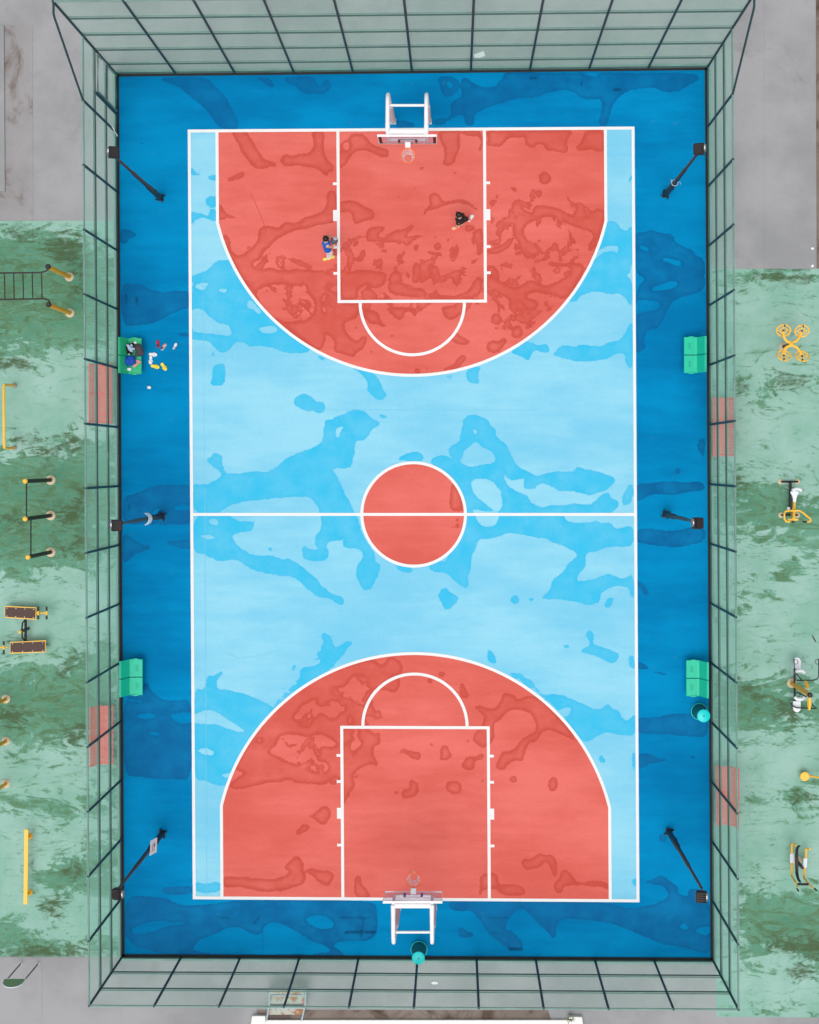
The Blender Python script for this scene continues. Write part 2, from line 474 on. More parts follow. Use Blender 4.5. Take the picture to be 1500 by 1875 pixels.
# ------------------------------------------------------------------ damp patches and one painted player shadow on the court
# outlines surveyed from the photograph; S adds a patch (last one in tile b: the defender's shadow, painted in), H is a dry island, C is a round drop
TILE = dict(a=(200, 120), b=(550, 120), c=(910, 120), d=(200, 500), e=(550, 500), f=(910, 500), g=(200, 860), h=(550, 860),
            i=(910, 860), j=(200, 1240), k=(550, 1240), l=(910, 1240), m=(200, 1580), n=(750, 1580))
TSC = dict(m=2.679, n=2.679)
PATCH = """
S a 330,90 440,80 560,70 680,85 720,140 800,210 850,310 885,380 885,440 770,440 720,380 680,320 630,270 560,215 490,155 400,115
S a 830,440 940,440 985,520 1030,590 1060,640 1110,655 1150,680 1150,700 1110,690 1080,705 1030,715 990,700 940,640 905,590 890,540 860,500
S a 1380,455 1470,460 1475,600 1495,650 1510,760 1480,755 1440,715 1370,695 1300,685 1240,695 1200,690 1170,665 1190,625 1220,605 1245,628 1300,605 1350,612 1395,580 1410,530 1400,490
S a 810,775 860,760 900,730 940,735 910,775 860,785 820,800
S a 555,680 590,730 650,755 600,755 555,755
S a 670,765 700,755 745,750 745,790 690,790
S a 660,935 670,905 710,893 745,905 745,965 710,980 675,965
S a 690,985 735,990 745,1070 690,1060 655,1045 600,1055 575,1090 555,1120 555,985 590,1015 640,1010 665,1030 690,1020
S a 745,930 780,980 810,1020 890,1045 830,1045 775,1060 745,1060
S a 780,1155 820,1170 835,1210 835,1250 850,1290 900,1305 960,1270 1010,1220 1025,1170 1025,1120 1060,1100 1110,1100 1170,1120 1190,1085 1230,1070 1270,1085 1330,1055 1430,1035 1500,1000 1500,1080 1400,1100 1280,1130 1200,1165 1140,1200 1110,1240 1060,1280 1045,1330 1000,1345 980,1370 1020,1390 1060,1400 1100,1385 1180,1415 1280,1395 1350,1400 1420,1430 1480,1435 1510,1420 1510,1500 930,1500 850,1340 780,1220
S a 555,1440 640,1425 690,1390 720,1350 760,1335 840,1340 950,1500 555,1500
S a 70,1120 150,1130 190,1160 180,1180 140,1185 120,1220 70,1230
C a 224,537,12
S a 1000,80 1110,85 1135,145 1110,155 1070,130 1040,95
S a 1190,80 1400,75 1420,110 1440,150 1475,110 1500,90 1500,190 1450,195 1400,190 1360,195 1310,170 1260,130 1215,115
S b 0,75 90,75 100,115 125,150 165,130 190,80 215,130 205,165 150,190 60,190 0,185
S b 85,440 165,440 160,570 180,640 230,690 240,725 180,740 165,755 130,715 60,695 0,690 0,610 40,620 80,595 100,550 95,490
S b 255,610 285,580 275,550 285,520 330,500 350,470 400,465 450,475 475,520 520,560 600,570 610,600 600,630 560,630 500,600 440,580 390,590 345,620 330,660 280,710 255,700
H b 285,550 300,530 330,525 345,550 335,580 300,585
S b 940,440 1110,440 1090,500 1100,570 1070,630 1050,680 1000,695 975,680 985,630 990,580 960,510
S b 1100,440 1255,440 1255,590 1215,580 1245,530 1220,480 1160,490 1110,470
S b 1255,440 1500,440 1500,490 1450,480 1400,530 1370,560 1320,555 1265,540 1300,520
S b 935,75 1060,75 1090,110 1100,150 1060,190 1030,210 990,210 965,180 960,130
H b 1005,105 1040,115 1050,145 1020,160 1000,140
S b 1110,85 1140,80 1200,130 1270,155 1350,140 1420,90 1460,60 1500,60 1500,225 1440,235 1340,270 1260,300 1190,340 1200,390 1180,412 1140,410 1125,380 1130,340 1080,340 1035,365 1000,400 960,415 930,410 905,400 920,370 960,355 1010,360 1040,340 1030,280 1050,240 1100,220 1110,180 1100,140
S b 650,375 700,370 770,390 800,425 650,425
S b 0,1045 100,1025 160,1000 185,950 175,900 190,860 230,850 255,880 255,1080 150,1090 80,1110 0,1130
S b 255,940 330,920 400,935 440,970 500,985 520,1030 500,1060 440,1065 390,1095 365,1080 355,1020 330,995 255,1010
S b 880,890 910,870 960,885 975,930 1030,930 1080,910 1150,930 1200,965 1240,1010 1200,990 1140,950 1060,945 980,965 940,985 870,995 860,1030 838,1030 840,1000 895,960 880,925
S b 450,1140 490,1105 590,1100 580,1130 530,1160 570,1190 610,1160 660,1125 720,1125 760,1085 785,1090 780,1120 740,1150 725,1200 670,1215 600,1210 520,1215 450,1210
S b 360,1205 400,1205 395,1235 365,1250
S b 420,1260 455,1265 445,1310 420,1345 370,1345 375,1320 410,1310
C b 945,1240,30
C b 795,1250,25
C b 788,1195,14
C b 930,1310,14
C b 1070,1280,18
C b 680,1315,22
C b 1062,733,14
C b 830,708,18
C b 672,905,8
C b 788,846,8
S b 1180,1150 1220,1115 1255,1120 1255,1310 1200,1300 1215,1250 1190,1200
S b 1255,1280 1320,1250 1390,1230 1450,1180 1470,1180 1440,1240 1400,1275 1340,1300
S b 1270,1380 1320,1370 1350,1390 1370,1450 1370,1500 1320,1450 1280,1430
S b 0,1405 60,1395 130,1420 240,1420 255,1500 0,1500
S b 270,1390 350,1430 420,1440 440,1480 440,1500 265,1500
S b 520,1330 570,1320 565,1380 530,1385 490,1370
S b 600,1500 610,1430 660,1410 700,1430 700,1500
S b 780,1340 820,1360 840,1410 930,1400 930,1420 850,1430 820,1470 800,1500 760,1500
S b 1125,1100 1180,1090 1200,1110 1170,1145 1130,1135
S c 0,45 200,45 330,50 520,50 690,50 830,50 1100,50 1350,50 1400,90 1340,120 1270,165 1210,185 1140,180 1080,150 1000,155 930,165 860,195 820,230 790,270 780,330 765,360 765,415 700,415 700,370 720,310 725,260 700,225 630,235 570,220 530,180 470,165 390,175 310,205 230,225 120,220 60,235 0,250
H c -5,45 60,50 30,100 -5,120
H c 560,50 710,52 680,75 620,75
S c 0,440 320,440 530,440 500,490 470,530 495,570 480,605 430,595 385,585 350,595 330,570 320,535 270,540 250,570 210,560 190,525 190,490 150,500 100,490 60,520 20,560 0,565
S c 600,440 745,440 745,580 700,600 650,570 600,580 560,590 535,565 580,520
C c 335,775,50
C c 288,880,27
C c 287,1200,14
C c 447,1242,8
C c 195,910,9
S c 745,990 700,980 640,1000 620,1040 560,1040 480,1010 400,970 340,970 290,955 250,975 240,1020 200,1005 150,1005 115,1040 110,1090 110,1160 150,1220 170,1290 200,1330 250,1320 265,1295 240,1275 215,1260 225,1210 175,1140 210,1090 270,1060 340,1035 400,1040 470,1080 560,1120 650,1140 660,1190 625,1240 630,1280 655,1280 745,1060
S c 355,1335 400,1355 480,1355 620,1360 555,1500 500,1500 490,1430 510,1390 440,1385 390,1380 350,1370
S c 0,1245 40,1245 75,1190 105,1185 90,1230 40,1275 0,1265
S c 745,1070 800,1070 835,1085 850,1125 895,1135 900,1110 935,1100 935,1500 550,1500 620,1390 700,1200
H c 700,1265 740,1245 840,1235 825,1300 810,1270 740,1275 670,1330 640,1340
S c 895,800 920,755 930,760 920,810
S c 940,1135 1000,1145 1060,1130 1120,1150 1200,1155 1225,1185 1215,1205 1270,1240 1330,1260 1380,1310 1430,1330 1430,1500 940,1500
H c 980,1245 1000,1235 1045,1260 1040,1280 1000,1270
H c 1120,1320 1200,1325 1270,1350 1270,1375 1220,1370 1150,1340
S d 85,60 150,75 230,75 270,110 330,125 400,130 470,120 560,120 560,240 490,255 410,285 360,325 290,345 200,360 85,370
S d 435,425 500,410 560,405 560,445 500,435
S d 560,-20 880,-20 1150,300 1410,530 1310,550 1240,550 1170,535 1140,520 1090,510 1020,495 960,505 935,480 890,470 855,495 810,530 770,550 735,520 700,480 650,460 580,455 560,455
H d 580,85 640,55 690,75 670,90 650,125 590,105
H d 750,115 780,105 815,115 800,135 760,130
H d 560,245 640,245 670,285 720,320 750,350 820,345 845,430 790,425 700,420 620,410 560,385
H d 945,200 980,180 1060,280 1030,285 990,250 945,240
H d 1010,375 1150,365 1160,405 1060,415 1030,400
S d 705,545 730,540 715,575 703,565
S d 705,640 750,620 790,620 800,650 795,690 800,740 775,775 730,780 690,760 710,730
S d 1260,880 1290,840 1340,828 1395,850 1420,885 1460,880 1480,910 1480,950 1430,970 1420,940 1390,935 1380,955 1340,945 1280,915
S d 1480,1000 1510,1000 1510,1500 660,1500 700,1450 780,1390 760,1360 710,1330 670,1290 680,1265 705,1275 705,1240 740,1235 780,1255 770,1290 790,1350 830,1375 900,1380 1000,1360 1080,1375 1150,1330 1210,1275 1300,1235 1400,1200 1470,1160
S d 575,1440 640,1460 665,1440 680,1500 575,1500
S d 210,1500 290,1465 380,1450 460,1460 570,1450 570,1500
S d 870,-20 1500,-20 1500,590 1300,440 1100,260 950,90
H d 1000,130 1060,95 1180,75 1280,90 1350,90 1400,160 1415,250 1370,310 1270,335 1190,335 1090,270 1040,200
S e 0,-20 240,-20 260,200 400,210 410,300 330,330 300,340 305,390 330,430 390,470 420,440 450,420 460,460 430,520 380,550 370,580 340,570 300,560 250,550 230,520 240,490 225,450 180,420 125,430 110,500 60,490 0,460
H e 0,70 40,90 50,140 90,180 105,260 50,320 0,330
H e 150,170 180,145 190,190 235,230 200,260 155,275
H e 175,95 200,75 250,70 250,120 230,130
S e 265,-20 600,-20 590,60 560,100 490,110 470,70 420,90 390,130 400,180 265,190
S e 600,70 680,50 760,100 830,100 870,130 860,170 790,165 700,160 640,150 600,120
S e 880,130 960,150 1080,160 1160,120 1200,30 1250,20 1250,185 880,185
S e 440,250 500,250 540,290 555,340 600,360 610,375 570,375 530,350 480,350 440,310 425,250
S e 560,235 800,230 800,310 780,300 770,270 720,260 710,310 680,325 640,300 610,260
S e 960,230 1110,215 1110,280 1050,330 1000,320 975,270
S e 1265,20 1310,20 1400,70 1500,110 1500,180 1440,180 1360,140 1290,110 1262,90
C e 1465,230,30
C e 1345,315,40
S e 1010,440 1060,400 1100,430 1170,470 1160,495 1070,490
S e 1275,500 1310,455 1360,470 1390,450 1420,450 1400,500 1360,550 1290,545
C e 1480,400,35
S e 980,650 1050,630 1090,570 1130,560 1145,590 1110,620 1090,660 980,670
C e 803,675,25
C e 868,658,12
C e 385,375,12
C e 630,430,9
C e 490,545,10
S e 330,640 380,640 500,685 530,720 560,770 565,800 595,830 580,860 540,870 500,850 455,800 470,770 440,710
S e 1140,655 1240,635 1225,680 1220,720 1235,750 1200,765 1140,745
S e 1000,700 1045,700 1040,730 1010,720
S e 105,560 185,590 150,600 115,585
S e 0,830 50,835 90,865 120,885 160,885 172,915 155,960 115,970 90,935 60,955 0,930
S e 0,1230 80,1205 160,1165 165,1000 225,1010 240,980 310,970 340,940 400,935 450,950 490,1000 545,1020 540,1045 490,1075 460,1130 430,1155 390,1150 375,1180 375,1240 360,1280 355,1335 290,1345 210,1340 250,1400 280,1470 300,1500 0,1500
H e 240,1065 305,1050 275,1090 265,1140 245,1135
S e 530,970 560,975 600,980 590,1000 540,990
S e 660,1280 710,1245 780,1222 830,1235 848,1270 830,1295 750,1290
S e 1115,1010 1150,970 1210,975 1280,1000 1310,1050 1340,1070 1345,1130 1400,1160 1430,1220 1470,1290 1490,1330 1500,1335 1500,1420 1440,1410 1410,1365 1390,1370 1395,1430 1430,1480 1460,1500 1095,1500 1060,1430 980,1350 890,1305 900,1270 950,1252 1000,1255 1050,1280 1020,1240 1015,1200 1050,1175 1090,1170 1100,1090 1115,1050
H e 1180,1070 1215,1075 1215,1110 1190,1095
H e 1125,1215 1165,1190 1205,1155 1240,1190 1310,1225 1340,1260 1335,1300 1250,1320 1190,1330 1130,1325 1095,1285 1120,1260
S f 0,60 60,95 130,100 190,70 210,45 260,55 320,85 360,80 430,50 520,-10 600,-10 520,130 440,190 425,160 380,155 320,140 260,130 195,155 230,180 285,190 290,230 240,260 190,240 165,205 130,210 135,240 110,258 75,245 95,190 40,155 0,150
C f 10,320,35
C f 140,405,45
S f 0,480 60,440 70,470 30,520 0,530
S f 600,-10 935,-10 935,240 900,210 870,160 830,135 790,150 740,135 680,125 600,140 560,165 540,195 480,195
S f 90,540 150,500 200,465 260,480 285,495 330,490 345,480 365,530 340,555 290,535 250,535 230,590 210,600 180,580 130,560
S f 370,560 410,540 425,505 480,490 545,515 570,490 640,500 720,500 770,475 850,465 890,400 900,350 935,345 935,650 905,645 875,600 880,560 840,545 790,575 720,600 640,605 560,610 500,600 440,580
S f 0,1130 60,1170 100,1250 130,1320 180,1345 240,1380 300,1395 370,1365 480,1365 530,1370 545,1320 590,1345 650,1350 720,1380 780,1390 825,1430 780,1455 760,1490 700,1500 440,1500 400,1480 350,1450 290,1440 260,1485 210,1485 180,1460 195,1405 140,1420 90,1415 60,1370 40,1375 50,1430 90,1480 120,1500 0,1500
S f 940,-10 1430,-10 1430,120 1330,150 1220,180 1180,240 1140,320 1110,385 1060,385 1025,405 1010,470 1025,510 1000,540 940,540
H f 1060,95 1120,80 1200,50 1245,65 1240,90 1150,120 1070,122
H f 940,190 1040,185 1110,200 1125,225 1100,255 1030,260 940,300
C f 1240,1360,22
S f 1370,1180 1400,1140 1430,1130 1430,1270 1400,1250
S g 90,190 180,165 270,120 350,103 450,110 575,105 575,375 480,375 400,378 250,375 90,380
H g 440,260 480,242 575,245 575,272 500,278 450,275
H g 290,300 320,270 355,265 350,285 310,310
S g 90,440 130,450 180,490 240,520 285,515 290,540 260,555 200,570 160,590 130,630 90,640
S g 395,488 480,485 575,480 575,550 500,540 430,515 400,510
S g 575,90 660,110 700,90 780,45 750,0 1500,0 1500,530 1480,540 1420,530 1410,480 1455,420 1460,330 1440,260 1400,205 1350,182 1220,185 1100,205 980,207 880,230 800,258 750,295 750,305 575,305
H g 780,-10 1130,-10 1090,22 1020,10 950,20 850,30 800,20
S g 575,300 800,300 870,350 960,355 1010,350 995,370 990,420 910,430 860,440 840,470 880,520 940,565 1010,590 1100,590 1160,605 1200,620 1230,605 1290,640 1350,690 1420,740 1460,800 1500,820 1500,880 1440,880 1380,830 1320,775 1270,740 1180,725 1080,710 1000,695 940,660 880,620 830,620 770,635 710,610 650,575 575,570
H g 680,345 720,335 750,350 750,375 710,380
H g 615,455 680,445 745,465 745,480 690,475 630,465
S g 1090,530 1110,535 1130,570 1100,555
S g 1325,520 1350,525 1370,550 1440,560 1500,540 1500,625 1430,630 1360,620 1330,600
S g 670,1410 700,1430 740,1405 780,1378 785,1395 740,1440 740,1500 670,1500
S g 1450,1130 1480,1115 1500,1130 1500,1265 1460,1255 1470,1180
S g 1300,1500 1320,1460 1305,1390 1330,1355 1420,1350 1470,1320 1500,1290 1500,1390 1400,1440
S h 0,0 220,0 260,60 300,150 340,230 375,300 400,340 410,400 450,490 520,580 510,630 550,650 550,690 510,760 495,810 460,832 425,825 400,770 382,720 395,650 430,600 435,570 400,540 320,540 290,530 300,465 285,485 200,490 170,525 200,560 195,610 150,632 90,625 20,610 10,520 60,545 130,550 100,520 100,460 145,410 145,330 130,300 125,240 90,195 40,185 0,190
S h 0,665 60,705 120,760 160,815 230,855 280,865 305,895 300,925 270,935 240,910 200,880 140,880 80,840 0,780
S h 640,655 770,665 765,705 740,715 690,700
S h 1000,0 1500,0 1500,70 1430,70 1405,20 1390,15 1400,70 1440,120 1500,155 1500,440 1450,430 1400,440 1370,460 1300,475 1220,475 1195,560 1175,600 1170,690 1150,740 1160,790 1140,815 1100,800 1050,750 1000,705 920,705 875,670 900,640 960,625 1000,640 1010,590 1050,540 1110,440 1130,300 1090,150
H h 1175,60 1270,62 1320,80 1370,120 1385,180 1390,280 1330,290 1310,265 1260,225 1200,180 1175,120
H h 1175,270 1210,265 1250,285 1370,290 1355,350 1330,390 1260,395 1220,360 1200,310
S h 945,850 985,800 1030,840 1090,870 1085,900 1050,930 1030,960 990,955 970,910 950,890
C h 1475,890,35
S h 140,1130 165,1115 220,1150 230,1225 280,1205 320,1175 355,1180 355,1205 320,1225 310,1260 250,1310 220,1360 140,1420 60,1460 0,1490 0,1360 100,1350 150,1310 185,1275 140,1255 140,1220 160,1180
S h 1285,1235 1310,1240 1345,1290 1345,1330 1320,1335 1285,1310
S h 1420,1390 1500,1400 1500,1450 1440,1410
S h 1030,100 1050,80 1090,140 1120,230 1120,290 1040,285 1020,240 1030,170
C h 1080,345,14
C h 1080,385,16
C h 1045,400,13
S h 0,1500 160,1400 330,1330 500,1290 545,1340 575,1335 600,1290 640,1280 690,1310 710,1370 690,1410 600,1440 540,1510 460,1510 455,1440 410,1405 360,1420 330,1470 250,1510 0,1510
C h 970,1408,22
C h 893,1450,24
S i 0,0 190,10 250,35 300,45 370,10 530,15 550,0 650,0 780,40 825,75 780,100 740,130 660,180 600,170 520,145 440,145 390,110 340,90 290,85 260,135 200,135 180,110 195,55 140,75 90,70 60,30 40,20 50,80 90,130 150,160 200,170 240,230 310,265 360,245 430,245 540,232 660,245 680,200 770,145 780,200 840,215 835,255 790,295 780,310 0,310
H i -20,110 25,130 35,200 35,270 -20,290
S i 0,300 455,300 480,360 600,365 660,360 680,340 700,370 790,360 795,405 860,405 940,380 940,525 870,530 770,525 700,560 610,570 610,650 615,670 560,720 540,765 620,765 700,740 770,710 830,745 890,745 940,700 945,885 915,870 905,810 870,798 800,800 740,830 710,860 715,890 680,925 590,925 550,905 490,905 430,885 350,895 300,880 360,840 385,740 450,715 490,650 545,600 555,575 470,530 390,500 320,465 280,475 200,450 80,430 0,470
S i 205,890 235,878 262,890 235,902
S i 735,945 755,885 805,872 795,920 770,950
S i 600,1130 630,1097 660,1120 665,1160 660,1195 730,1220 845,1265 835,1300 790,1340 740,1310 680,1275 580,1255 580,1235 635,1210 630,1170
S i 435,1208 475,1190 505,1215 480,1230
S i 900,1340 905,1270 930,1270 945,1300 950,1385
S i 120,1400 170,1400 190,1430 240,1450 260,1500 200,1500
S i 945,100 1050,90 1180,80 1300,90 1380,80 1430,100 1430,145 1330,150 1210,175 1120,165 1040,175 990,210 945,215
S i 945,405 1060,405 1140,420 1250,418 1330,395 1430,400 1430,490 1340,515 1250,535 1150,530 1050,510 945,505
S i 950,755 1000,775 1045,850 1030,862 1000,845 990,810 955,800
S i 955,1320 1000,1325 1045,1360 1030,1375 955,1370
S i 1075,1380 1130,1385 1180,1410 1150,1418 1090,1400
S i 860,245 860,200 890,120 935,90 935,215 890,245
S j 245,30 275,50 290,90 340,130 390,165 480,155 575,150 575,695 480,700 380,705 310,690 200,685 95,665 95,130 200,130
H j 180,265 250,245 320,250 325,275 250,288 200,280
H j 420,255 480,240 575,238 575,320 490,320 440,295
H j 265,380 290,370 350,385 345,402 290,400
H j 110,145 180,155 250,170 160,170
S j 545,100 575,85 575,125
S j 575,70 660,95 670,-10 735,-10 735,85 820,85 900,105 1000,140 1080,180 1150,215 1000,400 870,640 800,750 740,740 650,710 575,705
H j 600,150 650,145 645,157 600,160
H j 575,260 640,230 700,225 760,250 820,295 880,330 945,375 870,370 800,350 740,322 650,325 575,315
H j 605,500 650,480 710,500 725,530 680,540 620,515
H j 765,670 850,650 860,655 880,695 800,695
S j 1290,80 1310,40 1300,-10 1440,-10 1330,90
S j 1130,190 1400,10 1510,-10 1510,200 1450,205 1415,185 1420,150 1380,170 1310,205 1300,245 1260,280 1300,290 1325,335 1375,335 1385,290 1430,265 1510,250 1510,400 1440,380 1380,415 1310,400 1235,385 1170,405 1150,470 1090,515 1150,540 1260,590 1340,610 1400,645 1510,655 1510,735 1400,735 1290,730 1220,700 1170,720 1080,725 970,755 880,775 810,760 860,690 940,660 900,645 850,640 950,450
H j 1010,435 1050,428 1040,440
S j 1430,520 1440,480 1510,470 1510,580 1440,585 1425,560 1450,540
S j 1350,930 1390,945 1430,915 1480,885 1500,890 1500,1010 1460,1010 1430,990 1390,965
S j 1270,1060 1310,1040 1325,1005 1365,1005 1378,1030 1360,1060 1330,1065 1300,1098
S j 775,1365 850,1370 1000,1375 1130,1388 1200,1370 1250,1335 1195,1310 1230,1270 1270,1222 1320,1240 1340,1290 1325,1315 1355,1380 1330,1430 1270,1440 1200,1465 1080,1475 980,1460 900,1435 830,1445 775,1440
S j 1350,1320 1400,1320 1500,1340 1500,1440 1440,1400
S j 580,1400 650,1415 690,1420 710,1405 770,1410 770,1470 700,1480 580,1475
S j 580,1250 603,1265 580,1285
S j 345,1465 390,1440 480,1440 580,1430 580,1490 400,1492
S k 0,60 150,-20 350,-20 330,50 280,75 220,80 225,105 300,125 360,180 410,200 430,230 450,290 470,330 460,350 510,380 550,410 550,460 500,480 510,540 540,600 520,612 490,590 430,615 380,650 360,690 380,740 340,800 310,870 280,870 280,700 240,690 180,738 100,735 0,730 0,600 50,640 130,655 190,645 195,610 160,575 120,580 110,550 130,540 120,490 150,468 230,475 260,460 200,420 120,380 60,415 0,400 0,335 60,335 70,290 110,275 120,250 160,250 200,285 240,285 270,240 305,230 300,200 270,170 210,165 150,200 110,195 110,150 50,175 0,190
H k 290,360 400,345 390,420 430,455 380,500 360,540 290,535 320,470 320,410
H k 335,270 350,270 365,315 335,315
S k 460,-20 680,-20 685,50 665,95 640,108 600,90 550,90 520,60 470,70
S k 685,510 715,485 745,505 830,515 830,560 800,570 760,550 735,525 690,525
S k 955,560 970,470 995,462 1030,500 1045,540 1010,570 970,572
C k 900,460,15
C k 1150,440,13
C k 1090,548,8
S k 1100,620 1130,560 1160,540 1200,550 1250,515 1268,540 1240,570 1200,572 1195,620 1170,640
C k 1250,710,14
C k 1130,780,8
C k 787,1235,13
C k 660,793,16
S k 690,800 710,770 745,770 750,745 742,710 780,703 810,735 812,780 790,820 750,825 730,838 700,825
S k 995,740 1020,710 1095,712 1107,745 1107,790 1060,815 1000,775
S k 1090,70 1100,37 1125,45 1135,85 1165,130 1140,147 1105,135
S k 1200,195 1230,195 1310,220 1360,195 1390,110 1440,105 1500,150 1500,215 1430,220 1400,270 1320,330 1340,390 1310,460 1250,495 1220,460 1180,430 1200,380 1250,320 1270,265 1200,215
S k 1335,610 1360,570 1385,505 1420,510 1480,500 1500,450 1500,565 1440,565 1410,600 1395,640 1350,630
C k 1465,700,28
S k 70,940 100,940 140,895 180,880 212,920 205,960 180,1010 140,1010 95,965
S k 0,1010 30,1000 65,1020 60,1050 0,1080
S k 30,1322 80,1315 140,1330 200,1322 237,1360 220,1410 180,1442 130,1410 80,1360
S k 370,1380 390,1357 420,1370 425,1420 470,1475 490,1520 370,1520
S k 1225,1385 1250,1350 1320,1335 1355,1360 1360,1420 1400,1425 1470,1420 1500,1430 1500,1490 1400,1480 1350,1450 1250,1455 1240,1500 1220,1500 1235,1430
S l 0,190 30,150 50,108 100,110 135,155 180,140 240,120 330,160 460,300 560,460 500,420 430,385 370,362 310,375 300,410 270,440 210,455 190,540 185,575 120,570 75,600 45,640 0,625 0,570 40,505 90,510 135,480 150,440 200,405 270,370 265,310 240,250 190,230 120,220 60,240 20,290 0,310
S l 350,720 380,678 420,700 420,750 395,790 360,775
S l 160,1270 190,1238 235,1255 265,1220 290,1202 330,1225 380,1215 415,1265 410,1370 385,1370 375,1320 350,1275 325,1265 300,1310 240,1320 190,1325
S l 385,1410 430,1385 440,1330 475,1318 510,1345 540,1400 600,1410 690,1392 775,1415 775,1480 730,1440 680,1440 560,1425 460,1430 450,1475 420,1490 390,1450
S l 0,1420 60,1435 110,1420 190,1440 200,1500 20,1500
S l 180,0 240,15 260,60 320,130 350,115 420,115 510,145 600,185 680,225 730,215 750,185 780,190 790,220 840,230 860,280 890,302 920,280 955,240 955,405 860,400 800,380 740,375 690,400 660,430 590,450 500,330 380,180 230,70
H l 440,215 510,205 510,240 470,280 430,245
S l 695,550 715,530 745,560 745,590 720,590
S l 925,520 955,510 955,660 930,640
S l 925,1410 940,1380 970,1375 970,1440 940,1430
S l 960,275 1080,280 1170,255 1330,245 1450,260 1450,410 1380,415 1200,392 1080,390 960,385
S l 960,525 1050,525 1100,555 1185,568 1100,590 1040,600 1000,628 960,625
C l 1345,548,14
C l 1140,1105,34
S m 70,160 180,165 290,175 340,205 440,210 560,190 740,180 1300,182 1312,230 1320,310 1300,370 1240,390 1170,380 1080,400 1150,440 1150,470 70,470
H m 100,335 150,300 230,285 320,292 375,290 370,305 300,308 220,335 150,352
H m 400,450 430,380 520,350 570,320 640,315 690,345 740,360 780,285 860,300 920,340 1000,385 1080,410 1080,450
H m 955,265 1040,255 1090,280 1110,310 1050,330 980,300
S n 185,215 210,170 235,180 860,185 1000,205 1090,225 1180,210 1240,185 1275,165 1260,125 1220,105 1130,95 1200,80 1220,60 1255,65 1280,90 1320,115 1310,150 1370,170 1360,135 1410,125 1440,140 1480,200 1490,460 1400,430 1330,410 1240,400 1150,360 1060,320 960,290 850,280 760,270 720,300 720,365 700,372 670,330 640,300 590,250 560,225 520,230 490,270 460,330 500,330 550,380 560,420 520,430 480,420 440,385 380,345 365,300 330,260 300,235 240,240
H n 1320,310 1345,295 1380,320 1350,330
H n 1400,330 1440,310 1475,310 1475,355 1420,350
S n 235,330 250,310 275,335 318,345 310,362 270,368 240,355
"""
# dark scars left by bolted-down equipment: tile x0,y0 x1,y1 half width
SCARS = """
m 1135,268 1280,268 4
m 1158,340 1305,340 6
m 1248,270 1235,365 3
m 530,265 585,270 4
m 712,298 735,268 4
n 380,270 480,270 4
n 490,423 550,423 7
n 405,343 430,343 5
c 228,84 275,84 7
c 805,165 848,165 8
d 115,150 118,205 7
d 190,170 192,215 8
g 138,235 138,280 6
c 585,110 580,140 5
"""

def chaikin(p, n=2):
    p = np.asarray(p, float)
    for _ in range(n):
        q = np.roll(p, -1, 0)
        p = np.stack([p * .75 + q * .25, p * .25 + q * .75], 1).reshape(-1, 2)
    return p

def poly_sd(p, X, Y):
    """signed distance, positive inside"""
    d2 = np.full(X.shape, 1e12); ins = np.zeros(X.shape, bool)
    n = len(p)
    for i in range(n):
        ax, ay = p[i]; bx, by = p[(i + 1) % n]
        ex, ey = bx - ax, by - ay
        l2 = ex * ex + ey * ey + 1e-9
        t = np.clip(((X - ax) * ex + (Y - ay) * ey) / l2, 0, 1)
        dx = X - ax - t * ex; dy = Y - ay - t * ey
        d2 = np.minimum(d2, dx * dx + dy * dy)
        if ay != by:
            c = ((ay > Y) != (by > Y)) & (X < (bx - ax) * (Y - ay) / (by - ay) + ax)
            ins ^= c
    d = np.sqrt(d2)
    return np.where(ins, d, -d)

class Field:
    def __init__(s, x0, x1, y0, y1, step, clip):
        s.x0, s.y0, s.step, s.clip = x0, y0, step, clip
        s.xs = np.arange(x0, x1 + step, step); s.ys = np.arange(y0, y1 + step, step)
        s.X, s.Y = np.meshgrid(s.xs, s.ys)
        s.f = np.full(s.X.shape, -clip)
    def win(s, lo, hi):
        m = s.clip
        i0 = max(0, int((lo[0] - m - s.x0) / s.step)); i1 = min(len(s.xs), int((hi[0] + m - s.x0) / s.step) + 2)
        j0 = max(0, int((lo[1] - m - s.y0) / s.step)); j1 = min(len(s.ys), int((hi[1] + m - s.y0) / s.step) + 2)
        return slice(j0, j1), slice(i0, i1)
    def poly(s, p, hole=False, smooth=2):
        p = chaikin(p, smooth) if smooth else np.asarray(p, float)
        w = s.win(p.min(0), p.max(0))
        if s.f[w].size == 0: return
        d = np.clip(poly_sd(p, s.X[w], s.Y[w]), -s.clip, s.clip)
        s.f[w] = np.minimum(s.f[w], -d) if hole else np.maximum(s.f[w], d)
    def seg(s, a, b, r):
        a = np.array(a, float); b = np.array(b, float)
        w = s.win(np.minimum(a, b) - r, np.maximum(a, b) + r)
        X, Y = s.X[w], s.Y[w]; e = b - a
        t = np.clip(((X - a[0]) * e[0] + (Y - a[1]) * e[1]) / (e @ e + 1e-9), 0, 1)
        d = r - np.hypot(X - a[0] - t * e[0], Y - a[1] - t * e[1])
        s.f[w] = np.maximum(s.f[w], np.clip(d, -s.clip, s.clip))
    def sample(s, px, py):
        x = np.clip((px - s.x0) / s.step, 0, len(s.xs) - 1.001); y = np.clip((py - s.y0) / s.step, 0, len(s.ys) - 1.001)
        i = x.astype(int); j = y.astype(int); u = x - i; v = y - j
        f = s.f
        return ((f[j, i] * (1 - u) + f[j, i + 1] * u) * (1 - v) + (f[j + 1, i] * (1 - u) + f[j + 1, i + 1] * u) * v) / K

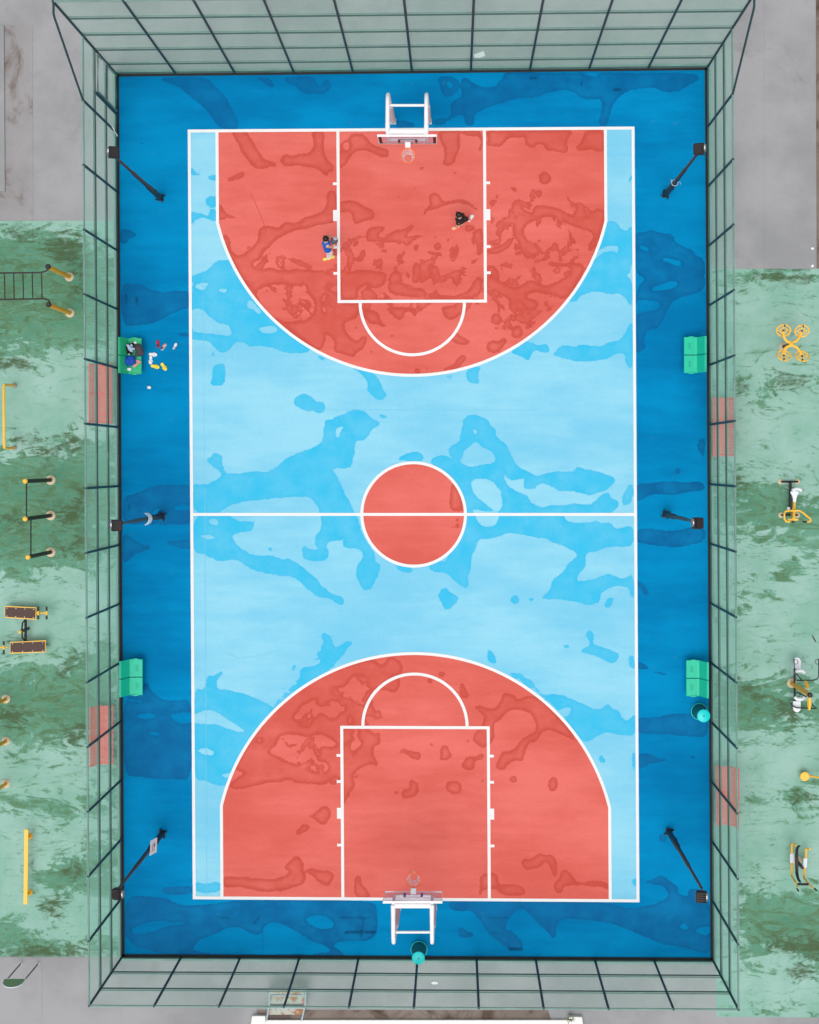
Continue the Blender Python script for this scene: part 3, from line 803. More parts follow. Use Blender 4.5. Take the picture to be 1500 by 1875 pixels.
FC = Field(205, 1320, 112, 1770, 2.5, 16)
FM = Field(205, 1320, 112, 1770, 2.5, 16)
for ln in PATCH.strip().splitlines():
    q = ln.split(); ox, oy = TILE[q[1]]; sc = TSC.get(q[1], 3.75)
    if q[0] == 'C':
        x, y, r = [float(t) for t in q[2].split(',')]
        p = [(ox + (x + r * RND.uniform(.82, 1.12) * math.cos(k * .7854)) / sc, oy + (y + r * RND.uniform(.82, 1.12) * math.sin(k * .7854)) / sc) for k in range(8)]
        FC.poly(p)
    else:
        p = [(ox + float(t.split(',')[0]) / sc, oy + float(t.split(',')[1]) / sc) for t in q[2:]]
        FC.poly(p, q[0] == 'H')
for ln in SCARS.strip().splitlines():
    q = ln.split(); ox, oy = TILE[q[0]]; sc = TSC.get(q[0], 3.75)
    a, b = [[float(t) for t in w.split(',')] for w in q[1:3]]
    FM.seg((ox + a[0] / sc, oy + a[1] / sc), (ox + b[0] / sc, oy + b[1] / sc), float(q[3]) / sc)

FX = Field(205, 1320, 112, 1770, 5.0, 60)      # zones of fine, broken-up damp speckle
for p in ([(622, 425), (885, 440), (1000, 450), (1070, 430), (1040, 540), (940, 630), (860, 560), (640, 580), (560, 600), (470, 520), (440, 450), (520, 470), (600, 500)],
          [(900, 330), (1100, 380), (1090, 440), (980, 470), (900, 440)], [(560, 1180), (700, 1230), (690, 1420), (560, 1440), (460, 1400), (500, 1300)]):
    FX.poly(p)
# damp and mossy bands of the green play areas (photograph pixels)
FG = Field(-420, 1920, 396, 1872, 5.0, 60)
FGM = Field(-420, 1920, 396, 1872, 5.0, 60)
for p in ([(-420, 396), (230, 396), (230, 640), (110, 640), (40, 652), (-420, 640)], [(-420, 815), (60, 830), (230, 800), (230, 1010), (150, 1050), (80, 1070), (-420, 1065)],
          [(-420, 1205), (60, 1208), (130, 1190), (230, 1170), (230, 1340), (160, 1375), (60, 1372), (-420, 1385)], [(-420, 1452), (60, 1462), (150, 1440), (230, 1420), (230, 1500), (120, 1500), (60, 1485), (-420, 1492)],
          [(52, 1570), (120, 1560), (230, 1530), (230, 1615), (140, 1660), (100, 1675), (50, 1690), (-420, 1660), (-420, 1760), (230, 1760), (230, 1720), (60, 1730), (60, 1680)],
          [(1290, 488), (1920, 488), (1920, 520), (1450, 520), (1400, 508), (1290, 512)], [(1345, 684), (1400, 694), (1490, 680), (1920, 690), (1920, 720), (1490, 706), (1420, 712), (1345, 720)],
          [(1290, 868), (1350, 872), (1400, 890), (1500, 888), (1920, 880), (1920, 975), (1480, 978), (1420, 985), (1345, 978), (1290, 975)],
          [(1345, 1050), (1390, 1060), (1430, 1015), (1500, 1005), (1920, 990), (1920, 1040), (1500, 1030), (1430, 1060), (1390, 1085), (1346, 1098)],
          [(1290, 1235), (1400, 1238), (1450, 1232), (1500, 1250), (1920, 1250), (1920, 1345), (1490, 1350), (1420, 1340), (1350, 1350), (1290, 1350)],
          [(1346, 1462), (1400, 1470), (1460, 1448), (1500, 1452), (1500, 1468), (1420, 1478), (1346, 1480)], [(1346, 1615), (1420, 1618), (1500, 1640), (1920, 1640), (1920, 1785), (1480, 1785), (1420, 1770), (1360, 1800), (1346, 1720)],
          [(1370, 1858), (1460, 1845), (1500, 1830), (1920, 1820), (1920, 1872), (1370, 1872)]):
    FG.poly([(x, y + (14 * math.sin(x / 37.0 + y * .02) if 0 <= x <= 1500 else 0)) for x, y in p])
for p in ([(20, 418), (70, 428), (60, 440), (25, 440)], [(80, 440), (150, 432), (150, 475), (120, 480), (90, 465)], [(140, 470), (158, 460), (158, 540), (142, 545)], [(-60, 655), (60, 662), (40, 672), (-60, 670)],
          [(20, 795), (80, 822), (110, 812), (158, 800), (158, 806), (110, 826), (85, 835)], [(110, 940), (135, 925), (158, 895), (158, 920), (140, 948), (118, 955)], [(-100, 952), (40, 948), (30, 962), (-100, 965)],
          [(118, 1010), (140, 970), (158, 960), (158, 985), (135, 1015)], [(100, 1230), (140, 1205), (160, 1205), (120, 1235)], [(-100, 1290), (40, 1300), (50, 1320), (0, 1322), (-100, 1310)], [(115, 1340), (155, 1330), (155, 1350), (120, 1360)],
          [(120, 1588), (150, 1585), (150, 1600), (128, 1608)], [(80, 1650), (115, 1640), (105, 1668), (85, 1672)], [(-420, 1740), (0, 1741), (158, 1741), (222, 1742), (222, 1750), (158, 1749), (0, 1750), (-420, 1750)],
          [(1346, 694), (1365, 700), (1362, 722), (1346, 722)], [(1420, 700), (1440, 692), (1480, 700), (1440, 712)], [(1340, 868), (1352, 870), (1360, 890), (1346, 890)], [(1360, 500), (1480, 500), (1490, 515), (1430, 520)],
          [(1420, 1290), (1470, 1285), (1460, 1315), (1430, 1320)], [(1455, 1455), (1490, 1450), (1490, 1462), (1458, 1468)], [(1400, 1725), (1480, 1715), (1560, 1725), (1560, 1755), (1440, 1745)], [(1440, 1775), (1485, 1770), (1480, 1788), (1455, 1786)],
          [(1346, 1252), (1370, 1256), (1390, 1268), (1394, 1290), (1388, 1275), (1365, 1262)],
          [(1296, 700), (1306, 700), (1306, 900), (1298, 900)], [(215, 1290), (223, 1290), (223, 1400), (216, 1400)]):
    FGM.poly(p)

def sheet(name, rows, z, m, fields, label_kind='structure', parent=None):
    """rows: list of equally long lists of photograph pixels -> gridded sheet with stain attributes"""
    nr, nc = len(rows), len(rows[0])
    px = np.array(rows, float).reshape(-1, 2)
    co = np.empty((nr * nc, 3)); k = (1 - z / H) / K
    co[:, 0] = (px[:, 0] - NX) / K; co[:, 1] = (NY - px[:, 1]) / K; co[:, 2] = z
    idx = np.arange(nr * nc).reshape(nr, nc)
    q = np.stack([idx[1:, :-1], idx[1:, 1:], idx[:-1, 1:], idx[:-1, :-1]], -1).reshape(-1, 4)
    me = bpy.data.meshes.new(name)
    me.vertices.add(len(co)); me.vertices.foreach_set('co', co.ravel())
    me.loops.add(q.size); me.loops.foreach_set('vertex_index', q.ravel().astype(np.int32))
    me.polygons.add(len(q)); me.polygons.foreach_set('loop_start', np.arange(0, q.size, 4, dtype=np.int32))
    me.update(calc_edges=True); me.validate()
    for an, fl in fields.items():
        at = me.attributes.new(an, 'FLOAT', 'POINT')
        at.data.foreach_set('value', fl.sample(px[:, 0], px[:, 1]).astype(np.float32))
    me.materials.append(m)
    o = bpy.data.objects.new(name, me)
    link(o, parent)
    if label_kind: o['kind'] = label_kind
    return o

# ------------------------------------------------------------------ ground and painted sheets
CW, CL = 15.0, 26.0
CT = ((344, 237.3), (1162, 231.8), (1171, 1652), (353.3, 1646.4))       # outer corners of the playing area, photograph pixels
def bil(c, u, v):
    (ax, ay), (bx, by), (cx, cy), (dx, dy) = c
    return ((ax * (1 - u) + bx * u) * (1 - v) + (dx * (1 - u) + cx * u) * v, (ay * (1 - u) + by * u) * (1 - v) + (dy * (1 - u) + cy * u) * v)
def CP(x, y):
    return bil(CT, x / CW, y / CL)
def CPW(x, y, z):
    p = CP(x, y)
    return Vector(((p[0] - NX) / K, (NY - p[1]) / K, z))
FB = ((213.5, 136), (1295, 124), (1305.5, 1758), (224, 1751.5))   # fence base corners

g = G()
S_ = 400
g.add([(-S_, -S_, 0), (S_, -S_, 0), (S_, S_, 0), (-S_, S_, 0)], [(0, 1, 2, 3)])
ground = g.build('ground', M['ground'], None, False); ground['kind'] = 'structure'

def rect_rows(c, nu, nv):
    return [[bil(c, i / nu, j / nv) for i in range(nu + 1)] for j in range(nv + 1)]
sheet('green_play_ground', rect_rows(((-400, 405), (214, 404), (223.5, 1752), (-400, 1752)), 110, 240), .004, M['moss'], dict(stain=FG, mark=FGM))
sheet('green_play_ground', rect_rows(((1299, 492), (1900, 493), (1900, 1862), (1304, 1757)), 110, 240), .004, M['moss'], dict(stain=FG, mark=FGM))
sheet('green_play_ground', rect_rows(((1312, 1757), (1906, 1757), (1906, 1866), (1312, 1862)), 110, 22), .0065, M['moss'], dict(stain=FG, mark=FGM))
sheet('court_surround', rect_rows(FB, 330, 500), .010, M['blue'], dict(stain=FC, mark=FM, mottle=FX))
sheet('court_floor', rect_rows(CT, 250, 430), .014, M['light'], dict(stain=FC, mark=FM, mottle=FX))

R3, HOOP = 6.70, 1.62
SIDE = .98
def three_rows(flip):
    ys = []
    kink = HOOP + math.sqrt(R3 ** 2 - (CW / 2 - SIDE) ** 2)
    ys += [kink * i / 36 for i in range(36)]
    a0 = math.asin((kink - HOOP) / R3)
    for i in range(121):
        a = a0 + (math.pi / 2 - .004 - a0) * i / 120
        ys.append(HOOP + R3 * math.sin(a))
    rows = []
    for y in ys:
        w = CW / 2 - SIDE if y <= kink + 1e-6 else math.sqrt(max(0, R3 ** 2 - (y - HOOP) ** 2))
        r = [CP(CW / 2 - w + 2 * w * i / 180, (CL - y) if flip else y) for i in range(181)]
        rows.append(r)
    if flip: rows = rows[::-1]
    return rows, kink
rows, KINK = three_rows(False)
sheet('three_point_area', rows, .018, M['red'], dict(stain=FC, mark=FM, mottle=FX))
rows, KINK = three_rows(True)
sheet('three_point_area', rows, .018, M['red'], dict(stain=FC, mark=FM, mottle=FX))
rc = 1.74
rows = []
for i in range(61):
    a = -math.pi / 2 + .01 + (math.pi - .02) * i / 60
    w = rc * math.cos(a)
    rows.append([CP(CW / 2 - w + 2 * w * k / 60, CL / 2 + rc * math.sin(a)) for k in range(61)])
sheet('centre_circle', rows, .018, M['red'], dict(stain=FC, mark=FM, mottle=FX))

# painted white lines: strips on court coordinates
LW = .10
def strip(g, pts, w=LW, z=.022, closed=False):
    n = len(pts); v = []
    for i, p in enumerate(pts):
        a = Vector(pts[(i + 1) % n] if closed else pts[min(i + 1, n - 1)]) - Vector(pts[i - 1] if (closed or i) else pts[0])
        a.normalize(); nn = Vector((-a.y, a.x)) * (w / 2)
        v.append(CPW(p[0] + nn.x, p[1] + nn.y, z)); v.append(CPW(p[0] - nn.x, p[1] - nn.y, z))
    f = []
    for i in range(n if closed else n - 1):
        j = (i + 1) % n
        f.append((2 * i, 2 * i + 1, 2 * j + 1, 2 * j))
    g.add(v, f)
def line_obj(name, pts, w=LW, closed=False, z=.022):
    g = G(); strip(g, pts, w, z, closed)
    o = g.build(name, M['white'], None, False); o['kind'] = 'structure'
    return o
h_ = LW / 2
line_obj('baseline_marking', [(0, h_), (CW, h_)])
line_obj('baseline_marking', [(0, CL - h_), (CW, CL - h_)])
line_obj('sideline_marking', [(h_, LW), (h_, CL - LW)])
line_obj('sideline_marking', [(CW - h_, LW), (CW - h_, CL - LW)])
line_obj('halfway_line_marking', [(LW, CL / 2), (CW - LW, CL / 2)], z=.022)
line_obj('centre_circle_marking', [(CW / 2 + rc * math.cos(2 * math.pi * i / 96), CL / 2 + rc * math.sin(2 * math.pi * i / 96)) for i in range(96)], closed=True, z=.025)
KW, FT = 4.92, 5.83
for fl in (0, 1):
    Y = (lambda y: CL - y) if fl else (lambda y: y)
    c = CW / 2
    a0 = math.asin((KINK - HOOP) / R3)
    arc = [(c + R3 * math.cos(a0 + (math.pi - 2 * a0) * i / 120), Y(HOOP + R3 * math.sin(a0 + (math.pi - 2 * a0) * i / 120))) for i in range(121)]
    line_obj('three_point_line_marking', [(c + CW / 2 - SIDE, Y(LW))] + arc + [(c - CW / 2 + SIDE, Y(LW))])
    line_obj('free_throw_line_marking', [(c - KW / 2 - h_, Y(FT)), (c + KW / 2 + h_, Y(FT))])
    line_obj('free_throw_arc_marking', [(c + 1.75 * math.cos(math.pi * i / 48), Y(FT + h_ + 1.75 * math.sin(math.pi * i / 48))) for i in range(49)], z=.025)
    for s in (-1, 1):
        line_obj('key_line_marking', [(c + s * KW / 2, Y(LW)), (c + s * KW / 2, Y(FT - h_))])
        for yy, ln, wd in ((1.86, .13, .09), (2.93, .13, .37), (4.0, .13, .09), (4.88, .13, .09)):
            line_obj('lane_mark', [(c + s * (KW / 2 + h_), Y(yy)), (c + s * (KW / 2 + h_ + ln), Y(yy))], wd)

# hairline seams and cracks in the coating
def seam(name, pts, w, m, z):
    g = G(); n = len(pts); v = []
    ws = [P(a, b, 0) for a, b in pts]
    for i, q in enumerate(ws):
        a = (ws[min(i + 1, n - 1)] - ws[max(i - 1, 0)]).normalized(); nn = Vector((-a.y, a.x, 0)) * w / 2 * RND.uniform(.6, 1.2)
        v += [(q + nn).to_tuple()[:2] + (z,), (q - nn).to_tuple()[:2] + (z,)]
    g.add(v, [(2 * i, 2 * i + 1, 2 * i + 3, 2 * i + 2) for i in range(n - 1)])
    o = g.build(name, m, None, False); o['kind'] = 'structure'
def jl(p0, p1, n, j):
    return [(p0[0] + (p1[0] - p0[0]) * i / n + RND.uniform(-j, j), p0[1] + (p1[1] - p0[1]) * i / n + RND.uniform(-j, j)) for i in range(n + 1)]
seam('floor_seam', jl((375, 895), (379, 1640), 40, .3), .022, M['seam_light'], .0165)
seam('floor_seam', jl((372, 500), (375, 880), 24, .3), .016, M['seam_light'], .0165)
seam('floor_crack', [(417, 1195), (430, 1203), (445, 1205), (460, 1203), (480, 1199), (500, 1193), (515, 1189)], .022, M['seam_light'], .0165)
seam('floor_crack', [(460, 355), (465, 366), (470, 377), (477, 393), (484, 412), (489, 425)], .022, M['seam_red'], .0205)
seam('floor_seam', jl((481, 1655), (482, 1752), 10, .2), .02, M['seam_blue'], .0125)
seam('floor_seam', jl((560, 750), (980, 751), 30, .3), .018, M['seam_light'], .0165)

# ------------------------------------------------------------------ concrete details around the court
def quad_slab(name, px4, z0, z1, m, parent=None, kind='structure'):
    g = G()
    pts = [P(*q) for q in px4]
    g.prism([(p.x, p.y) for p in pts][::-1], z0, z1)
    o = g.build(name, m, parent, False)
    if kind and parent is None: o['kind'] = kind
    return o
quad_slab('paving_slab', [(-260, 46), (59.5, 46), (61, 404), (-260, 404)], -.01, .010, M['slab'])
quad_slab('paving_slab', [(-260, 47), (8, 47), (10, 351), (-260, 351)], -.01, .06, M['ground'])
quad_slab('paving_slab', [(62, -200), (203, -200), (213, 404), (62.5, 404)], -.01, .007, M['ground'])
quad_slab('paving_slab', [(1400, -200), (1492, -200), (1494, 491), (1400, 491)], -.01, .007, M['ground'])
quad_slab('paving_slab', [(1299, -200), (1398.6, -200), (1398.6, 491), (1299, 491)], -.01, .007, M['ground'])
quad_slab('paving_slab', [(-260, 1754), (76.5, 1754), (78, 2100), (-260, 2100)], -.01, .007, M['ground'])
quad_slab('paving_slab', [(78, 1754), (222, 1754), (222, 2100), (79.5, 2100)], -.01, .007, M['ground'])
quad_slab('planting_strip', [(1494, -200), (1900, -200), (1900, 491), (1496, 491)], -.01, .03, M['dirt'])
quad_slab('gutter_strip', [(470, 1849), (1004, 1850), (1010, 1870), (470, 1872)], -.01, .006, M['dirt'])
quad_slab('gravel_pit', [(492, 1856), (532, 1856), (532, 1874), (488, 1874)], -.01, .012, M['gravelgrey'])

# low white parapet that closes the yard at the bottom
pw = thing('parapet_wall', 'low white painted parapet wall along the bottom edge, with square end blocks', 'wall', P(760, 1890))
L0 = pw.location.copy()
def PL(px, py, z, o): return P(px, py, z) - Vector((o.x, o.y, 0))
def slab_part(name, px4, z0, z1, m, parent):
    g = G(); o = parent.location
    pts = [PL(a, b, z1, o) for a, b in px4]
    g.prism([(p.x, p.y) for p in pts][::-1], z0, z1)
    return g.build(name, m, parent, False)
slab_part('coping', [(484, 1868.5), (1040, 1868.5), (1040, 1920), (484, 1920)], 0, .10, M['parapet'], pw)
slab_part('end_block', [(462, 1861), (486, 1861), (484, 1900), (455, 1900)], 0, .16, M['parapet'], pw)
slab_part('end_block', [(1041, 1862), (1066, 1863), (1071, 1900), (1042, 1900)], 0, .16, M['parapet'], pw)

# ------------------------------------------------------------------ chain link fences
def wire_panel(w, h, pitch=.062, r=.0021):
    """two families of straight diagonal wires woven over one another, clipped to w x h"""
    g = G()
    st = pitch * math.sqrt(2)
    for fam in (-1, 1):
        n = int((w + h) / st) + 1
        for i in range(n):
            c = i * st
            # line x + fam*z = const
            pts = []
            if fam == 1:
                x0, z0 = min(c, w), max(0, c - w); x1, z1 = max(0, c - h), min(c, h)
            else:
                x0, z0 = max(0, c - h), max(0, h - c); x1, z1 = min(w, c - h + h if c < w else w), 0
                # line x - z = c - h
                k = c - h
                x0, z0 = max(0, k), max(0, -k)
                x1 = min(w, h + k); z1 = x1 - k
            if abs(x1 - x0) < .01: continue
            y = fam * r
            g.path([(x0, y, z0), (x1, y, z1)], r, 3, False, False)
    return g.mesh('wire_mesh')

PANELS = {}
def get_panel(w, h):
    k = (round(w, 2), round(h, 2))
    if k not in PANELS:
        me = wire_panel(*k); me.materials.append(M['wire'])
        PANELS[k] = me
    return PANELS[k]

TUBES = {}
def bar(name, p0, p1, r, m, parent, seg=8):
    """straight pipe sharing mesh data with other pipes of the same size; p in parent coordinates"""
    p0 = Vector(p0); p1 = Vector(p1); L = (p1 - p0).length
    k = (round(L, 2), r, m.name, seg)
    if k not in TUBES:
        g = G(); g.tube((0, 0, 0), (0, 0, k[0]), r, r, seg)
        me = g.mesh(name); me.materials.append(m)
        me.polygons.foreach_set('use_smooth', [True] * len(me.polygons))
        try: me.set_sharp_from_angle(angle=R(50))
        except Exception: pass
        TUBES[k] = me
    o = bpy.data.objects.new(name, TUBES[k])
    o.location = p0
    o.rotation_euler = (p1 - p0).to_track_quat('Z', 'Y').to_euler()
    return link(o, parent)

def fence(name, label, a, b, bays, tiers, ends=(True, True), skip=()):
    A_, B_ = P(*a), P(*b)
    d = B_ - A_; L = d.length; rz = math.atan2(d.y, d.x)
    t = thing(name, label, 'fence', A_, rz, 'chain link fence sides around the court')
    top = tiers[-1]
    w = L / bays
    for i in range(bays + 1):
        if (i == 0 and not ends[0]) or (i == bays and not ends[1]): continue
        bar('post', (i * w, 0, 0), (i * w, 0, top + .03), .040, M['steel'], t)
    for j, z in enumerate(tiers):
        last = j == len(tiers) - 1
        bar('rail', (0, .0, z), (L, .0, z), .024 if not last else .030, M['rail'] if not last else M['steel_pale'], t)
        if 0 < j < len(tiers) - 1:
            bar('rail', (0, .03, z + .10), (L, .03, z + .10), .020, M['steel_pale'], t, 6)
    for i in range(bays):
        for j in range(len(tiers) - 1):
            if (i, j) in skip: continue
            z0, z1 = tiers[j], tiers[j + 1]
            jit = RND.uniform(-.015, .015)
            o = bpy.data.objects.new('mesh_panel', get_panel(w - .02, z1 - z0 + .06))
            o.location = (i * w + .01, .038 + jit * .4, z0 - .03 + jit * .5)
            # nothing hangs perfectly flat
            o.rotation_euler = (RND.uniform(-.010, .010), 0, RND.uniform(-.006, .006))
            link(o, t)
    g = G(); g.box((L / 2, -.045, .02), (L, .07, .04)); g.build('base_channel', M['kerb'], t, False)
    g = G(); g.box((L / 2, .06, .05), (L, .10, .10)); g.build('base_kerb', M['kerb'] if 0 else M['steel_pale'], t, False)
    return t, w, L
low = [.16, 1.45, 2.90, 4.35]
high = [.16, 1.20, 2.80, 4.40, 6.00, 7.60]
ft, wt, LT = fence('chain_link_fence', 'tall green chain link fence across the top end, with five mesh tiers', FB[0], FB[1], 10, high)
fr, wr, LR = fence('chain_link_fence', 'green chain link fence along the right side of the court', FB[1], FB[2], 15, low, (False, False))
fbm, wb, LB = fence('chain_link_fence', 'green chain link fence across the bottom end, beyond the hoop with the turquoise bin', FB[2], FB[3], 10, low)
fl_, wl, LL = fence('chain_link_fence', 'green chain link fence with a gate, along the left side of the court', FB[3], FB[0], 15, low, (False, False), ((14, 0), (14, 1)))
# raking braces from the tall fence's corners down to the side fences
for f, x0, x1 in ((fl_, LL, LL - wl), (fr, 0, wr)):
    s = -1 if x1 < x0 else 1
    g = G(); g.path([(x0, 0, 7.55), (x0 + s * .34, 0, 7.55), (x0 + s * .42, 0, 7.45), (x1, 0, 4.40)], .034, 8)
    g.build('brace', M['steel'], f)
# gate in the first bay of the left fence
gx0, gx1 = LL - .08, LL - 1.26
g = G()
g.path([(gx0, -.02, .10), (gx0, -.02, 2.62), (gx1, -.02, 2.62), (gx1, -.02, .10)], .035, 8, True)
gate = g.build('gate', M['steel_pale'], fl_)
g = G(); g.tube((gx0, -.02, 1.35), (gx1, -.02, 1.35), .022); g.build('gate_rail', M['steel_pale'], gate)
o = bpy.data.objects.new('gate_mesh', get_panel(gx0 - gx1, 2.5)); o.location = (gx1, .02, .12); link(o, gate)
bar('post', (gx1 - .09, 0, 0), (gx1 - .09, 0, 2.9), .045, M['steel'], fl_)
o = bpy.data.objects.new('mesh_panel', get_panel(wl - 1.4, 2.7)); o.location = (LL - wl + .02, .03, .14); link(o, fl_)
g = G(); g.box((LL - .30, -.07, 2.05), (.30, .012, .42)); n_ = g.build('paper_notice', M['paper'], None, False)
n_.location = fl_.location; n_.rotation_euler = fl_.rotation_euler
tag(n_, 'white paper notice hanging on the gate in the top left fence corner', 'notice')
# torn white tape near the first floodlight
g = G(); g.path([(0, 0, .9), (.03, -.06, .75), (.01, -.10, .55), (.05, -.16, .45), (.03, -.2, .3)], [.02, .025, .015, .02, .008], 5)
tp = g.build('torn_tape', M['paper'], None, True, P(217, 243)); tag(tp, 'torn white tape dangling from the left fence above the top left floodlight', 'tape')

# loose litter seen through the mesh
def litter(name, label, cat, px, py, sx, sy, rz, m, z=.012):
    g = G(); n = 10
    pts = [(math.cos(2 * math.pi * k / n) * sx * (1 + .15 * math.sin(3 * k)), math.sin(2 * math.pi * k / n) * sy * (1 + .1 * math.cos(2 * k))) for k in range(n)]
    g.prism(pts, 0, .012)
    o = g.build(name, m, None, False, P(px, py, z)); o.rotation_euler = (0, 0, rz)
    return tag(o, label, cat)
g = G(); g.box((0, 0, .006), (.36, .17, .012)); o = g.build('paper_sheet', M['paper'], None, False, P(878, 101, .01)); o.rotation_euler = (R(3), 0, .35)
tag(o, 'white sheet of paper lying on the concrete behind the top fence', 'paper')
litter('paper_scrap', 'oval white paper scrap on the concrete behind the bottom fence', 'paper', 796, 1800, .11, .05, 0, M['paper'])
litter('paper_scrap', 'small white scrap on the green ground behind the left fence, below the red bench', 'paper', 197, 833, .03, .13, .05, M['paper'])
litter('paper_scrap', 'narrow white scrap on the green ground behind the right fence', 'paper', 1316, 1183, .03, .13, 0, M['paper'])
litter('fallen_twig', 'bare forked twig lying on the pale green ground at right', 'twig', 1491, 1170, .02, .16, .5, M['dark'])
litter('litter_scrap', 'tiny white scrap at the edge of the grey paving at right, upper one', 'litter', 1488, 455, .05, .04, 0, M['paper'], .01)
litter('litter_scrap', 'tiny white scrap beside the green ground corner at right, lower one', 'litter', 1488, 487, .05, .04, .8, M['paper'], .01)

# ------------------------------------------------------------------ basketball hoops
def hoop(label, top):
    s = 1 if top else -1                        # +1: board faces down the photograph
    hx = 752.5 if top else 762.0
    by = 231.5 if top else 1652.0
    base = P(hx, by + (-1 if top else 1) * .0)
    t = thing('basketball_hoop', label, 'basketball hoop', base, 0 if top else math.pi, 'basketball hoops')
    # local frame: -y points from the baseline into the court
    wx = .60
    zt = 3.92
    yb = -1.22                                    # back face of the board frame
    for sx in (-1, 1):
        g = G(); g.tube((sx * wx, .17, 0), (sx * wx, .17, 2.0), .088, .088, 14); g.tube((sx * wx, .17, 2.0), (sx * wx, .17, 2.02), .088, .07, 14)
        pad = g.build('post_padding', M['pad'], t)
        g = G()
        pts = [(sx * wx, .17, 0.0), (sx * wx, .17, 3.2)]
        for i in range(9):
            a = math.pi / 2 * i / 8
            pts.append((sx * wx, .17 - .45 * (1 - math.cos(a)), 3.45 + .47 * math.sin(a)))
        pts += [(sx * wx, -.8, zt), (sx * wx, yb + .10, zt)]
        g.path(pts, [.064] * 2 + [.064] * 9 + [.07, .078], 14)
        g.build('support_arm', M['hoopwhite'], t)
        g = G(); g.box((sx * wx, .17, .012), (.20, .20, .024)); g.build('base_plate', M['pad'], t, False)
        g = G(); g.box((sx * wx, yb + .08, 3.46), (.09, .08, .92), bev=.008); g.build('board_upright', M['hoopwhite'], t, False)
    g = G(); g.tube((-wx, -.24, 3.80), (wx, -.24, 3.80), .042); g.build('cross_bar', M['hoopwhite'], t)
    g = G(); g.box((0, yb + .13, 3.90), (2 * wx, .13, .10), bev=.01); g.build('cross_bar', M['hoopwhite'], t, False)
    g = G(); g.box((0, yb + .08, 3.06), (2 * wx, .08, .10), bev=.01); g.build('cross_bar', M['hoopwhite'], t, False)
    # backboard
    g = G(); g.box((0, yb, 3.425), (1.80, .020, 1.05)); board = g.build('backboard', M['glass'], t, False)
    for nm, c, sz in (('frame_edge', (0, yb, 3.962), (1.84, .07, .03)), ('frame_edge', (0, yb, 2.888), (1.84, .03, .03)),
                      ('frame_edge', (-.91, yb, 3.425), (.022, .034, 1.04)), ('frame_edge', (.91, yb, 3.425), (.022, .034, 1.04))):
        g = G(); g.box(c, sz); g.build(nm, M['hoopwhite'], board, False)
    mk = M['maroon'] if top else M['bluetape']
    yf = yb - .013
    if top:
        for c, sz in (((-.85, yf, 3.425), (.10, .004, 1.0)), ((.85, yf, 3.425), (.10, .004, 1.0)), ((0, yf, 2.95), (1.62, .004, .05)),
                      ((-.27, yf, 3.27), (.07, .004, .43)), ((.27, yf, 3.27), (.07, .004, .43)), ((0, yf, 3.46), (.49, .004, .08))):
            g = G(); g.box(c, sz); g.build('board_marking', mk, board, False)
    else:
        for c, sz in (((-.27, yf, 3.27), (.07, .004, .43)), ((.27, yf, 3.27), (.07, .004, .43))):
            g = G(); g.box(c, sz); g.build('board_marking', mk, board, False)
        for c, sz in (((0, yf, 3.46), (.49, .004, .08)),):
            g = G(); g.box(c, sz); g.build('board_marking', M['hoopwhite'], board, False)
    g = G(); g.box((0, yb - .09, 3.07), (.17, .18, .13), bev=.01); rb = g.build('rim_bracket', M['hoopwhite'], t, False)
    yc = yb - .18 - .232
    g = G(); g.torus((0, yc, 3.05), .232, .019, 36, 8); rim = g.build('rim', M['orange'], t)
    g = G()
    def np_(a, f):
        r = .225 - .085 * min(1, f * 1.5) + .01 * math.sin(a * 5 + f * 3)
        return (r * math.cos(a), yc + r * math.sin(a), 3.04 - .42 * f)
    for k in range(12):
        a = 2 * math.pi * k / 12
        for sg in (-1, 1):
            g.path([np_(a + sg * math.pi / 12 * j, j / 5) for j in range(6)], .008, 4, False, False)
    for f in (.97, 1.0):
        g.path([np_(2 * math.pi * k / 24, f) for k in range(24)], .011, 4, True)
    g.build('net', M['net'], rim)
    return t
hoop('white basketball hoop with dark taped backboard, nearest the two players', True)
hoop('white basketball hoop with clear backboard, at the bottom end beside a turquoise bin', False)

